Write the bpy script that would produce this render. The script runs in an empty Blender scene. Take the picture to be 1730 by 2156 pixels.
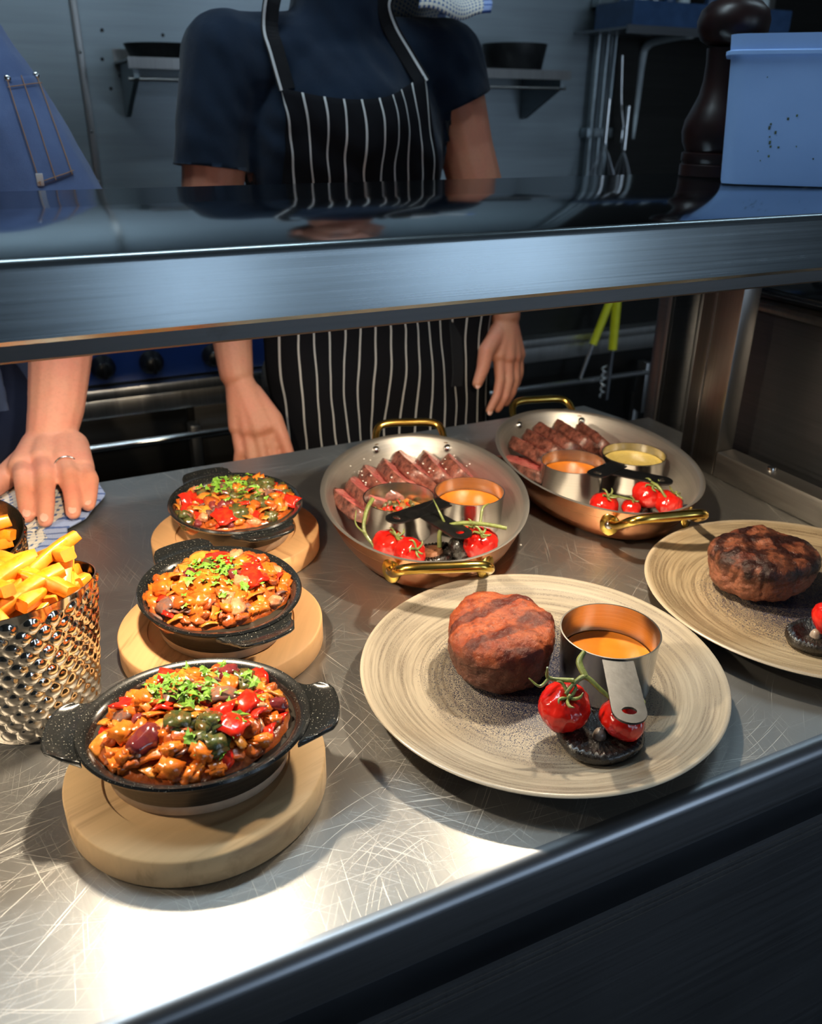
import bpy, bmesh, math, random
from mathutils import Vector, Matrix, noise
R = math.radians
PI = math.pi
sc = bpy.context.scene
COL = sc.collection
Z0 = 0.90                      # height of the worktop above the floor

# ------------------------------------------------------------------ camera
F_PX, PITCH, YAW, ROLL, CAM_H = 1764.7, 0.447, 0.4506, 0.0094, 0.4269
fw = Vector((math.sin(YAW)*math.cos(PITCH), math.cos(YAW)*math.cos(PITCH), -math.sin(PITCH)))
rt = Vector((math.cos(YAW), -math.sin(YAW), 0)); up = rt.cross(fw)
r2 = rt*math.cos(ROLL)+up*math.sin(ROLL); u2 = -rt*math.sin(ROLL)+up*math.cos(ROLL)
cd = bpy.data.cameras.new('camera'); cam = bpy.data.objects.new('camera', cd); COL.objects.link(cam)
M = Matrix((r2, u2, -fw)).transposed().to_4x4(); M.translation = Vector((0, 0, Z0+CAM_H))
cam.matrix_world = M
cd.sensor_fit = 'HORIZONTAL'; cd.sensor_width = 36.0; cd.lens = F_PX/1730*36.0
cd.clip_start = 0.02; cd.clip_end = 50
cd.dof.use_dof = True; cd.dof.focus_distance = 0.66; cd.dof.aperture_fstop = 11
sc.camera = cam

# ------------------------------------------------------------------ world, large lights, exposure
w = bpy.data.worlds.new('world'); sc.world = w; w.use_nodes = True
bg = w.node_tree.nodes['Background']; bg.inputs[0].default_value = (0.35, 0.5, 0.8, 1); bg.inputs[1].default_value = 0.05
sc.cycles.use_light_tree = False; sc.cycles.max_bounces = 5; sc.cycles.diffuse_bounces = 3; sc.cycles.glossy_bounces = 4; sc.cycles.transmission_bounces = 4; sc.cycles.transparent_max_bounces = 4
sc.view_settings.view_transform = 'Standard'; sc.view_settings.look = 'None'
sc.view_settings.exposure = 0.08; sc.view_settings.gamma = 1.0; sc.view_settings.use_curve_mapping = False

def area(name, loc, rot, sx, sy, energy, color):
    l = bpy.data.lights.new(name, 'AREA'); l.shape = 'RECTANGLE'; l.size = sx; l.size_y = sy
    l.energy = energy; l.color = color
    o = bpy.data.objects.new(name, l); COL.objects.link(o); o.location = loc; o.rotation_euler = rot
    return o
# daylight coming in through the two windows on the guests' side of the room (wall at y = -2.8)
area('window_daylight', (0.75, -2.70, 1.25), (R(90), 0, 0), 0.50, 1.9, 7, (0.74, 0.88, 1.0))
area('window_daylight', (2.30, -2.70, 1.25), (R(90), 0, 0), 1.05, 1.9, 14, (0.74, 0.88, 1.0))
# unseen cool strips, added under the ceiling to brighten the kitchen
area('fill_strip_light', (0.1, 0.95, 2.60), (0, 0, 0), 1.1, 0.10, 10, (0.72, 0.90, 1.0))
area('fill_strip_light', (2.0, 0.95, 2.60), (0, 0, 0), 1.1, 0.10, 1.0, (0.72, 0.90, 1.0))

# ------------------------------------------------------------------ node helpers
class NT:
    def __init__(s, name):
        s.m = bpy.data.materials.new(name); s.m.use_nodes = True
        s.t = s.m.node_tree; s.b = s.t.nodes['Principled BSDF']
        s.tc = None
    def n(s, typ, **kw):
        nd = s.t.nodes.new(typ)
        for k, v in kw.items(): setattr(nd, k, v)
        return nd
    def l(s, a, b): s.t.links.new(a, b)
    def coord(s, out='Object'):
        if s.tc is None: s.tc = s.n('ShaderNodeTexCoord')
        return s.tc.outputs[out]
    def mapping(s, src, scale=(1,1,1), rot=(0,0,0), loc=(0,0,0)):
        m = s.n('ShaderNodeMapping'); m.inputs['Scale'].default_value = scale
        m.inputs['Rotation'].default_value = rot; m.inputs['Location'].default_value = loc
        s.l(src, m.inputs['Vector']); return m.outputs[0]
    def noise(s, src, scale, detail=3, rough=0.55, dist=0, out='Fac'):
        nd = s.n('ShaderNodeTexNoise'); nd.inputs['Scale'].default_value = scale
        nd.inputs['Detail'].default_value = detail; nd.inputs['Roughness'].default_value = rough
        nd.inputs['Distortion'].default_value = dist
        if src is not None: s.l(src, nd.inputs['Vector'])
        return nd.outputs[out]
    def ramp(s, fac, stops, interp='LINEAR'):
        r = s.n('ShaderNodeValToRGB'); r.color_ramp.interpolation = interp
        e = r.color_ramp.elements
        while len(e) < len(stops): e.new(0.5)
        for i, (p, c) in enumerate(stops):
            e[i].position = p; e[i].color = (c, c, c, 1) if isinstance(c, (int, float)) else (*c, 1)
        s.l(fac, r.inputs[0]); return r.outputs[0]
    def math(s, op, a, b=None, clamp=False):
        m = s.n('ShaderNodeMath', operation=op); m.use_clamp = clamp
        for i, v in enumerate((a, b)):
            if v is None: continue
            if isinstance(v, (int, float)): m.inputs[i].default_value = v
            else: s.l(v, m.inputs[i])
        return m.outputs[0]
    def mix(s, fac, a, b, blend='MIX'):
        m = s.n('ShaderNodeMix', data_type='RGBA', blend_type=blend)
        for i, v in ((0, fac), (6, a), (7, b)):
            if isinstance(v, (int, float)): m.inputs[i].default_value = v
            elif isinstance(v, tuple): m.inputs[i].default_value = (*v, 1)
            else: s.l(v, m.inputs[i])
        return m.outputs[2]
    def bump(s, h, strength=0.3, dist=0.001):
        b = s.n('ShaderNodeBump'); b.inputs['Strength'].default_value = strength; b.inputs['Distance'].default_value = dist
        s.l(h, b.inputs['Height']); s.l(b.outputs[0], s.b.inputs['Normal']); return b
    def set(s, **kw):
        names = dict(base='Base Color', rough='Roughness', metal='Metallic', spec='Specular IOR Level', coat='Coat Weight',
                     coatr='Coat Roughness', sss='Subsurface Weight', sssr='Subsurface Radius', ssss='Subsurface Scale', trans='Transmission Weight', ior='IOR',
                     sheen='Sheen Weight', aniso='Anisotropic', anir='Anisotropic Rotation', alpha='Alpha')
        for k, v in kw.items():
            i = s.b.inputs[names[k]]
            if isinstance(v, (int, float)): i.default_value = v
            elif isinstance(v, tuple): i.default_value = (*v, 1) if (len(v) == 3 and k != 'sssr') else v
            else: s.l(v, i)
        return s
MATS = {}
def simple(name, base, rough, metal=0.0, var=None, scale=60, bump=0, bscale=200, **kw):
    """plain procedural material: base colour with noise variation towards var, optional relief"""
    m = NT(name); c = m.coord()
    if var: m.set(base=m.ramp(m.noise(c, scale, 4), [(0.35, base), (0.65, var)]))
    else: m.set(base=base)
    m.set(rough=rough, metal=metal, **kw)
    if bump: m.bump(m.noise(c, bscale, 4), bump)
    MATS[name] = m.m; return m.m

def steel(name, base=(0.55, 0.56, 0.58), rough=0.3, brush=(1, 1, 300), bstr=0.04, rvar=0.1, dirt=0.0):
    m = NT(name); c = m.coord()
    n1 = m.noise(m.mapping(c, brush), 1.0, 3, 0.7)
    n2 = m.noise(c, 6, 4)
    r = m.math('ADD', m.math('MULTIPLY', n1, rvar), m.math('MULTIPLY', n2, rvar)); r = m.math('ADD', r, rough-rvar)
    m.set(metal=1.0, rough=r)
    col = m.mix(m.ramp(n1, [(0.3, 0.0), (0.7, 1.0)]), tuple(x*0.82 for x in base), base)
    if dirt:
        d = m.ramp(m.noise(c, 14, 8, 0.7), [(0.62, 0.0), (0.75, dirt)])
        col = m.mix(d, col, (0.05, 0.045, 0.04))
    m.set(base=col); m.bump(n1, bstr, 0.0005)
    MATS[name] = m.m; return m.m

def counter_steel():
    m = NT('scratched_counter_steel'); c = m.coord()
    warp = m.noise(c, 2.2, 2, out='Color')
    vm = m.n('ShaderNodeVectorMath', operation='SCALE'); m.l(warp, vm.inputs[0]); vm.inputs['Scale'].default_value = 0.16
    va = m.n('ShaderNodeVectorMath', operation='ADD'); m.l(c, va.inputs[0]); m.l(vm.outputs[0], va.inputs[1])
    cw = va.outputs[0]
    tot = None
    for k, ang in enumerate((8, 38, 71, 104, 139, 163)):
        nz = m.noise(m.mapping(m.mapping(cw, rot=(0, 0, R(ang))), (11, 1000, 1), loc=(k*3.1, k*7.7, 0)), 1.0, 1, 0.5)
        line = m.ramp(nz, [(0.665, 0.0), (0.72, 1.0)])
        msk = m.ramp(m.noise(m.mapping(c, loc=(k*1.7, k*2.3, 0)), 7, 2), [(0.42, 0.0), (0.62, 1.0)])
        v = m.math('MULTIPLY', line, msk)
        tot = v if tot is None else m.math('MAXIMUM', tot, v)
    brush = m.noise(m.mapping(cw, (260, 5, 1)), 1.0, 2, 0.6)
    big = m.noise(c, 5, 3)
    r = m.math('ADD', m.math('MULTIPLY', big, 0.10), 0.315)
    r = m.math('ADD', r, m.math('MULTIPLY', tot, 0.22))
    col = m.mix(m.math('MULTIPLY', tot, 0.75), m.mix(big, (0.31, 0.305, 0.295), (0.40, 0.395, 0.38)), (0.66, 0.65, 0.62))
    m.set(base=col, metal=0.88, rough=r, spec=0.3)
    h = m.math('ADD', m.math('MULTIPLY', tot, 0.8), m.math('MULTIPLY', brush, 0.5))
    m.bump(h, 0.20, 0.0006)
    MATS[m.m.name] = m.m; return m.m

def plate_mat(name, cream, brown, offs):
    m = NT(name); c = m.coord()
    flat = m.n('ShaderNodeVectorMath', operation='MULTIPLY'); m.l(c, flat.inputs[0]); flat.inputs[1].default_value = (1, 1, 0)
    ln = m.n('ShaderNodeVectorMath', operation='LENGTH'); m.l(flat.outputs[0], ln.inputs[0]); r = ln.outputs['Value']
    nm = m.n('ShaderNodeVectorMath', operation='NORMALIZE'); m.l(flat.outputs[0], nm.inputs[0])
    sp = m.n('ShaderNodeSeparateXYZ'); m.l(nm.outputs[0], sp.inputs[0])
    cb = m.n('ShaderNodeCombineXYZ')
    m.l(m.math('MULTIPLY', sp.outputs[0], 1.1), cb.inputs[0]); m.l(m.math('MULTIPLY', sp.outputs[1], 1.1), cb.inputs[1])
    m.l(m.math('ADD', m.math('MULTIPLY', r, 420), offs), cb.inputs[2])
    streak = m.ramp(m.noise(cb.outputs[0], 1.0, 5, 0.7), [(0.44, 0.0), (0.60, 1.0)])
    cb2 = m.n('ShaderNodeCombineXYZ')
    m.l(sp.outputs[0], cb2.inputs[0]); m.l(sp.outputs[1], cb2.inputs[1]); m.l(m.math('ADD', m.math('MULTIPLY', r, 45), offs), cb2.inputs[2])
    broad = m.ramp(m.noise(cb2.outputs[0], 1.0, 3), [(0.42, 0.0), (0.72, 1.0)])
    grain = m.ramp(m.noise(c, 1300, 2), [(0.42, 0.0), (0.55, 1.0)])
    f = m.math('MULTIPLY', m.math('ADD', m.math('MULTIPLY', streak, 0.75), m.math('MULTIPLY', broad, 0.6), True), m.math('ADD', m.math('MULTIPLY', grain, 0.5), 0.5))
    col = m.mix(f, cream, brown)
    # dark blue speckle thinning out from the middle
    thr = m.ramp(m.math('DIVIDE', m.math('ADD', r, m.math('MULTIPLY', m.noise(c, 14, 2), 0.03)), 0.15), [(0.18, 0.38), (0.42, 0.46), (0.60, 0.54), (0.76, 0.64), (0.84, 0.9)])
    spk = m.math('GREATER_THAN', m.noise(c, 1150, 2, 0.6), thr)
    col = m.mix(spk, col, (0.016, 0.022, 0.055))
    edge = m.ramp(r, [(0.1415, 0.0), (0.1455, 1.0)])
    col = m.mix(m.math('MULTIPLY', edge, 0.5), col, (0.55, 0.48, 0.38))
    m.set(base=col, rough=m.math('ADD', m.math('MULTIPLY', f, 0.15), 0.22), spec=0.5)
    MATS[name] = m.m; return m.m

def wood_mat(name, a, b, rot):
    m = NT(name); c = m.coord()
    n1 = m.noise(m.mapping(c, (9, 150, 60), rot=(0, 0, rot)), 1.0, 4, 0.6, 0.3)
    n2 = m.noise(m.mapping(c, (3, 22, 10), rot=(0, 0, rot)), 1.0, 2)
    f = m.math('ADD', m.math('MULTIPLY', n1, 0.55), m.math('MULTIPLY', n2, 0.5))
    m.set(base=m.ramp(f, [(0.38, b), (0.52, a), (0.75, tuple(min(1, x*1.12) for x in a))]), rough=0.55, spec=0.3)
    m.bump(n1, 0.15, 0.0006); MATS[name] = m.m; return m.m

def skin_mat(name, base, red):
    m = NT(name); c = m.coord()
    col = m.ramp(m.noise(c, 22, 4), [(0.3, base), (0.7, red)])
    col = m.mix(m.ramp(m.noise(c, 240, 3), [(0.45, 0.0), (0.8, 0.25)]), col, tuple(x*0.6 for x in base))
    m.set(base=col, rough=0.48, sss=0.12, sssr=(1.0, 0.35, 0.2), ssss=0.006, spec=0.35)
    m.bump(m.noise(c, 160, 4), 0.25, 0.0008); MATS[name] = m.m; return m.m

def meat_mat(name, side, side2, top, top2, marks, zc, mscale, mang, cross=1.0, gloss=0.3):
    """seared steak: browned sides, dark crust with grill marks where it faces up"""
    m = NT(name); c = m.coord()
    sp = m.n('ShaderNodeSeparateXYZ'); m.l(c, sp.inputs[0])
    nz = m.noise(c, 55, 6, 0.65); fine = m.noise(c, 320, 4, 0.7)
    sidec = m.mix(m.ramp(m.noise(m.mapping(c, (1, 1, 0.35)), 70, 6, 0.65, 0.8), [(0.34, 0.0), (0.66, 1.0)]), side, side2)
    sidec = m.mix(m.ramp(m.noise(m.mapping(c, (1, 1, 0.4)), 200, 5, 0.7), [(0.48, 0.0), (0.68, 0.55)]), sidec, tuple(x*0.4 for x in side))
    topc = m.mix(m.ramp(nz, [(0.38, 0.0), (0.62, 1.0)]), top, top2)
    topc = m.mix(m.ramp(m.noise(c, 190, 6, 0.7), [(0.48, 0.0), (0.66, 0.8)]), topc, marks)
    wv = m.n('ShaderNodeTexWave', wave_type='BANDS', bands_direction='X'); wv.inputs['Scale'].default_value = mscale
    wv.inputs['Distortion'].default_value = 6; wv.inputs['Detail'].default_value = 3; wv.inputs['Detail Scale'].default_value = 2.0
    m.l(m.mapping(c, rot=(0, 0, mang)), wv.inputs['Vector'])
    wv2 = m.n('ShaderNodeTexWave', wave_type='BANDS', bands_direction='Y'); wv2.inputs['Scale'].default_value = mscale
    wv2.inputs['Distortion'].default_value = 6; wv2.inputs['Detail'].default_value = 3; wv2.inputs['Detail Scale'].default_value = 2.0
    m.l(m.mapping(c, rot=(0, 0, mang)), wv2.inputs['Vector'])
    mk = m.math('MAXIMUM', m.ramp(wv.outputs['Fac'], [(0.50, 0.0), (0.72, 1.0)]), m.math('MULTIPLY', m.ramp(wv2.outputs['Fac'], [(0.55, 0.0), (0.78, 1.0)]), cross))
    topc = m.mix(m.math('MULTIPLY', mk, m.ramp(nz, [(0.3, 0.35), (0.55, 1.0)])), topc, marks)
    zz = m.math('ADD', sp.outputs[2], m.math('MULTIPLY', m.math('SUBTRACT', nz, 0.5), 0.022))
    f = m.ramp(m.math('DIVIDE', m.math('SUBTRACT', zz, zc-0.006), 0.012), [(0.0, 0.0), (1.0, 1.0)])
    m.set(base=m.mix(f, sidec, topc), rough=m.ramp(fine, [(0.35, gloss), (0.65, gloss+0.3)]), spec=0.4, sss=0.03, sssr=(1, 0.3, 0.2), ssss=0.004)
    m.bump(m.math('ADD', m.math('MULTIPLY', nz, 0.7), m.math('MULTIPLY', fine, 0.8)), 0.9, 0.0020)
    MATS[name] = m.m; return m.m

def wet(name, a, b, rough=0.2, scale=120, bump=0.25, sss=0.08, ss=0.004, saucy=0.0):
    m = NT(name); c = m.coord()
    oi = m.n('ShaderNodeObjectInfo')
    va = m.n('ShaderNodeVectorMath', operation='ADD'); m.l(c, va.inputs[0])
    cb = m.n('ShaderNodeCombineXYZ'); m.l(m.math('MULTIPLY', oi.outputs['Random'], 3.0), cb.inputs[0]); m.l(cb.outputs[0], va.inputs[1])
    nz = m.noise(va.outputs[0], scale, 4, 0.6)
    col = m.ramp(nz, [(0.35, a), (0.65, b)])
    if saucy: col = m.mix(m.ramp(m.noise(va.outputs[0], 210, 4, 0.65), [(0.46, 0.0), (0.62, saucy)]), col, (0.50, 0.115, 0.016))
    m.set(base=col, rough=m.ramp(m.noise(va.outputs[0], scale*2.2, 3), [(0.35, rough*0.6), (0.7, rough*1.8)]), spec=0.6,
          sss=sss, sssr=(1, 0.4, 0.2), ssss=ss, coat=0.35, coatr=0.12)
    m.bump(m.noise(va.outputs[0], scale*2.5, 4, 0.6), bump, 0.001); MATS[name] = m.m; return m.m

def cloth_uv(name, fn):
    m = NT(name); uv = m.n('ShaderNodeUVMap'); fn(m, uv.outputs[0]); MATS[name] = m.m; return m.m

# ------------------------------------------------------------------ materials
counter_steel()
steel('shelf_steel', (0.42, 0.46, 0.50), 0.10, (1, 1, 1), 0.0, 0.03)
steel('shelf_edge_steel', (0.27, 0.31, 0.33), 0.25, (3, 3, 500), 0.10, 0.10)
steel('lip_steel', (0.11, 0.11, 0.11), 0.5, (4, 4, 120), 0.1, 0.14, dirt=0.5)
steel('brushed_steel', (0.40, 0.39, 0.38), 0.34, (300, 300, 3), 0.06, 0.12)
steel('post_steel', (0.24, 0.225, 0.21), 0.36, (300, 300, 3), 0.06, 0.12)
steel('bright_steel', (0.78, 0.77, 0.75), 0.32, (300, 300, 3), 0.06, 0.12)
steel('dark_steel', (0.26, 0.27, 0.29), 0.36, (3, 3, 260), 0.06, 0.12)
steel('worn_steel', (0.42, 0.40, 0.37), 0.42, (4, 4, 120), 0.1, 0.14, dirt=0.8)
steel('range_steel', (0.06, 0.058, 0.055), 0.4, (3, 3, 260), 0.06, 0.12)
steel('wall_steel', (0.36, 0.41, 0.44), 0.46, (2, 2, 40), 0.0, 0.10)
steel('cup_steel', (0.66, 0.64, 0.61), 0.24, (2, 2, 900), 0.05, 0.12)
steel('handle_steel', (0.085, 0.085, 0.085), 0.42, (120, 120, 120), 0.3, 0.2, dirt=0.6)
steel('tin_steel', (0.74, 0.68, 0.60), 0.10, (30, 30, 30), 0.0, 0.04)
steel('pan_inside_steel', (0.62, 0.59, 0.55), 0.50, (6, 6, 400), 0.05, 0.10)
steel('chrome', (0.75, 0.75, 0.75), 0.14, (1, 1, 1), 0.0, 0.04)
def copper():
    m = NT('copper'); c = m.coord()
    t = m.ramp(m.noise(c, 18, 6, 0.7), [(0.50, 0.0), (0.75, 1.0)])
    m.set(base=m.mix(m.math('MULTIPLY', t, 0.75), (0.86, 0.40, 0.20), (0.22, 0.09, 0.05)), metal=1.0,
          rough=m.math('ADD', m.math('MULTIPLY', m.noise(m.mapping(c, (4, 4, 300)), 1.0, 2), 0.18), 0.16))
    MATS['copper'] = m.m
copper()
simple('brass', (0.86, 0.62, 0.17), 0.2, 1.0, (0.75, 0.5, 0.1), 90)
plate_mat('stoneware_plate_a', (0.37, 0.325, 0.255), (0.125, 0.100, 0.075), 3.3)
plate_mat('stoneware_plate_b', (0.42, 0.33, 0.21), (0.135, 0.092, 0.052), 9.1)
wood_mat('board_wood_a', (0.72, 0.48, 0.25), (0.52, 0.32, 0.16), 0.5)
wood_mat('board_wood_b', (0.74, 0.42, 0.19), (0.50, 0.23, 0.09), 1.1)
def glaze():
    m = NT('black_speckled_glaze'); c = m.coord()
    s = m.ramp(m.noise(c, 1000, 1), [(0.68, 0.0), (0.74, 1.0)])
    m.set(base=m.mix(m.math('MULTIPLY', s, 0.7), (0.012, 0.013, 0.013), (0.42, 0.40, 0.34)), rough=0.20, spec=0.6)
    MATS['black_speckled_glaze'] = m.m
    m = NT('ribbed_dark_glaze'); c = m.coord()
    n = m.noise(m.mapping(c, (2, 2, 900)), 1.0, 2)
    m.set(base=m.ramp(n, [(0.4, (0.012, 0.011, 0.010)), (0.7, (0.07, 0.055, 0.038))]), rough=0.3); m.bump(n, 0.2, 0.0006)
    MATS['ribbed_dark_glaze'] = m.m
glaze()
simple('unglazed_clay', (0.48, 0.36, 0.25), 0.6, 0, (0.40, 0.29, 0.20), 80)
meat_mat('steak_seared', (0.165, 0.066, 0.042), (0.085, 0.030, 0.020), (0.37, 0.085, 0.026), (0.20, 0.034, 0.014), (0.070, 0.010, 0.006), 0.033, 9, R(-62), 0.0, 0.26)
meat_mat('steak_charred', (0.30, 0.115, 0.065), (0.17, 0.055, 0.032), (0.20, 0.065, 0.032), (0.060, 0.013, 0.008), (0.014, 0.0035, 0.003), 0.030, 11, R(20), 1.0, 0.22)
wet('meat_crust', (0.30, 0.10, 0.070), (0.075, 0.022, 0.016), 0.30, 130, 1.0, 0.0)
wet('meat_crust_dark', (0.20, 0.065, 0.045), (0.045, 0.014, 0.010), 0.30, 130, 1.0, 0.0)
wet('meat_pink', (0.62, 0.20, 0.17), (0.52, 0.10, 0.10), 0.30, 60, 0.4, 0.08)
wet('tomato_red', (0.66, 0.016, 0.008), (0.34, 0.005, 0.004), 0.15, 55, 0.18, 0.06)
wet('tomato_scorch', (0.05, 0.012, 0.010), (0.16, 0.02, 0.012), 0.3, 90, 0.4, 0.0)
wet('vine_green', (0.20, 0.24, 0.06), (0.11, 0.13, 0.03), 0.4, 160, 0.3, 0.0)
wet('mushroom_black', (0.004, 0.003, 0.003), (0.020, 0.015, 0.012), 0.26, 150, 0.8, 0.0)
wet('mushroom_stalk', (0.42, 0.34, 0.27), (0.22, 0.16, 0.12), 0.4, 160, 0.4, 0.0)
wet('mushroom_cap', (0.30, 0.13, 0.06), (0.16, 0.06, 0.03), 0.3, 70, 0.4, 0.0)
wet('sauce_orange', (0.66, 0.20, 0.020), (0.60, 0.16, 0.012), 0.14, 30, 0.03, 0.0)
wet('sauce_yellow', (0.72, 0.55, 0.16), (0.68, 0.50, 0.13), 0.24, 30, 0.03, 0.0)
wet('salsa_green', (0.24, 0.22, 0.05), (0.45, 0.13, 0.03), 0.25, 260, 0.6, 0.0)
wet('stew_sauce', (0.58, 0.13, 0.018), (0.30, 0.055, 0.012), 0.16, 130, 0.6, 0.0)
wet('stew_orange', (0.80, 0.22, 0.020), (0.66, 0.12, 0.012), 0.2, 90, 0.4, 0.0, saucy=0.5)
wet('stew_amber', (0.72, 0.30, 0.045), (0.58, 0.19, 0.02), 0.2, 90, 0.4, 0.0, saucy=0.55)
wet('pepper_red', (0.74, 0.022, 0.010), (0.55, 0.012, 0.008), 0.14, 60, 0.15, 0.0, saucy=0.22)
wet('courgette_green', (0.045, 0.060, 0.016), (0.10, 0.115, 0.035), 0.18, 150, 0.4, 0.0, saucy=0.2)
wet('aubergine', (0.10, 0.055, 0.055), (0.22, 0.13, 0.10), 0.18, 60, 0.3, 0.0, saucy=0.4)
wet('kidney_bean', (0.13, 0.018, 0.026), (0.20, 0.03, 0.035), 0.16, 40, 0.15, 0.0, saucy=0.2)
wet('onion_pink', (0.62, 0.24, 0.13), (0.55, 0.30, 0.14), 0.2, 60, 0.25, 0.0, saucy=0.5)
wet('parsley', (0.11, 0.28, 0.020), (0.22, 0.41, 0.04), 0.4, 200, 0.3, 0.0)
wet('chip_golden', (0.68, 0.175, 0.004), (0.76, 0.27, 0.012), 0.4, 55, 0.3, 0.15)
skin_mat('skin_tan', (0.53, 0.24, 0.145), (0.57, 0.21, 0.135))
skin_mat('skin_warm', (0.68, 0.31, 0.20), (0.70, 0.25, 0.17))
def fabric(name, a, b, scale=900, rough=0.9, bumpd=0.5):
    m = NT(name); c = m.coord()
    n = m.noise(c, scale, 2); n2 = m.noise(c, 14, 4)
    m.set(base=m.mix(m.ramp(n2, [(0.3, 0.0), (0.7, 1.0)]), a, b), rough=rough, spec=0.15, sheen=0.15)
    m.bump(m.math('ADD', m.math('MULTIPLY', n, 0.3), m.noise(c, 30, 3)), bumpd, 0.003); MATS[name] = m.m
fabric('navy_jersey', (0.006, 0.013, 0.028), (0.008, 0.018, 0.038))
fabric('blue_denim', (0.065, 0.095, 0.20), (0.10, 0.14, 0.27))
fabric('dark_navy_cloth', (0.010, 0.016, 0.045), (0.016, 0.024, 0.06))
fabric('black_cloth', (0.006, 0.006, 0.008), (0.010, 0.010, 0.012))
fabric('hair_brown', (0.03, 0.018, 0.01), (0.05, 0.03, 0.018), 300)
simple('stitch_thread', (0.32, 0.17, 0.09), 0.8)
simple('white_stripe', (0.55, 0.55, 0.55), 0.9)
simple('red_cloth', (0.45, 0.02, 0.02), 0.8)
def apron_fn(m, uv):
    sp = m.n('ShaderNodeSeparateXYZ'); m.l(uv, sp.inputs[0])
    fr = m.math('FRACT', m.math('MULTIPLY', sp.outputs[0], 1.0))
    st = m.math('MULTIPLY', m.math('GREATER_THAN', fr, 0.42), m.math('LESS_THAN', fr, 0.525))
    n = m.noise(m.coord(), 700, 2)
    m.set(base=m.mix(st, (0.007, 0.007, 0.009), (0.50, 0.49, 0.48)), rough=0.9, spec=0.1)
    m.bump(n, 0.3, 0.001)
cloth_uv('striped_apron', apron_fn)
def towel_fn(m, uv):
    sp = m.n('ShaderNodeSeparateXYZ'); m.l(uv, sp.inputs[0])
    u, v = sp.outputs[0], sp.outputs[1]
    fu = m.math('FRACT', m.math('MULTIPLY', u, 22)); fv = m.math('FRACT', m.math('MULTIPLY', v, 22))
    chk = m.math('MULTIPLY', m.math('LESS_THAN', fu, 0.45), m.math('LESS_THAN', fv, 0.45))
    lin = m.math('MULTIPLY', m.math('MAXIMUM', m.math('LESS_THAN', fu, 0.16), m.math('LESS_THAN', fv, 0.16)), 0.35)
    col = m.mix(m.math('MAXIMUM', chk, lin), (0.74, 0.70, 0.62), (0.07, 0.14, 0.33))
    border = m.math('GREATER_THAN', u, 0.83)
    bs = m.math('LESS_THAN', m.math('FRACT', m.math('MULTIPLY', v, 13)), 0.25)
    bcol = m.mix(bs, (0.30, 0.39, 0.66), (0.06, 0.12, 0.36))
    m.set(base=m.mix(border, col, bcol), rough=0.95, spec=0.1, sheen=0.2)
    m.bump(m.noise(m.coord(), 700, 3), 0.9, 0.0015)
cloth_uv('checked_towel', towel_fn)
simple('tub_plastic', (0.36, 0.56, 0.95), 0.42, 0, (0.31, 0.50, 0.88), 6)
simple('grime', (0.05, 0.055, 0.04), 0.8, 0, (0.10, 0.14, 0.03), 90)
simple('mill_wood', (0.012, 0.005, 0.005), 0.36, 0, (0.022, 0.008, 0.007), 30, spec=0.35)
simple('gilt_print', (0.22, 0.14, 0.08), 0.5)
simple('cast_iron', (0.008, 0.008, 0.009), 0.45, 0, (0.014, 0.014, 0.015), 60, 0.3, 150)
simple('blue_enamel', (0.012, 0.035, 0.16), 0.3, 0, (0.010, 0.028, 0.12), 8)
simple('black_plastic', (0.008, 0.008, 0.009), 0.3)
simple('yellow_plastic', (0.70, 0.68, 0.02), 0.4, 0, (0.62, 0.60, 0.02), 40)
simple('white_paint', (0.52, 0.58, 0.60), 0.5, 0, (0.45, 0.50, 0.52), 20)
simple('tray_blue', (0.02, 0.05, 0.12), 0.3, 0, (0.03, 0.07, 0.16), 30)
simple('floor_tile', (0.06, 0.055, 0.05), 0.5, 0, (0.045, 0.04, 0.04), 8)
simple('plaster', (0.28, 0.27, 0.26), 0.8, 0, (0.25, 0.24, 0.23), 8)
simple('ceiling_paint', (0.35, 0.35, 0.35), 0.8, 0, (0.32, 0.32, 0.32), 6)
simple('window_frame_paint', (0.20, 0.20, 0.20), 0.5, 0, (0.17, 0.17, 0.17), 20)
simple('rust_rim', (0.10, 0.05, 0.03), 0.7, 0.3, (0.2, 0.1, 0.06), 200)
simple('salt_white', (0.8, 0.78, 0.74), 0.4)
def emis(name, col, st):
    m = NT(name); m.set(base=(0.02, 0.02, 0.02)); m.b.inputs['Emission Color'].default_value = (*col, 1)
    m.b.inputs['Emission Strength'].default_value = st; MATS[name] = m.m
emis('bulb_glow', (1.0, 0.72, 0.42), 25); emis('sky_glow', (0.38, 0.62, 1.0), 1.6); emis('fill_strip_glow', (0.62, 0.85, 1.0), 9)
simple('reflector', (0.7, 0.7, 0.7), 0.3, 1.0)
g = NT('window_glass'); g.set(base=(0.8, 0.9, 1.0), rough=0.03, alpha=0.18); MATS['window_glass'] = g.m

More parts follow.
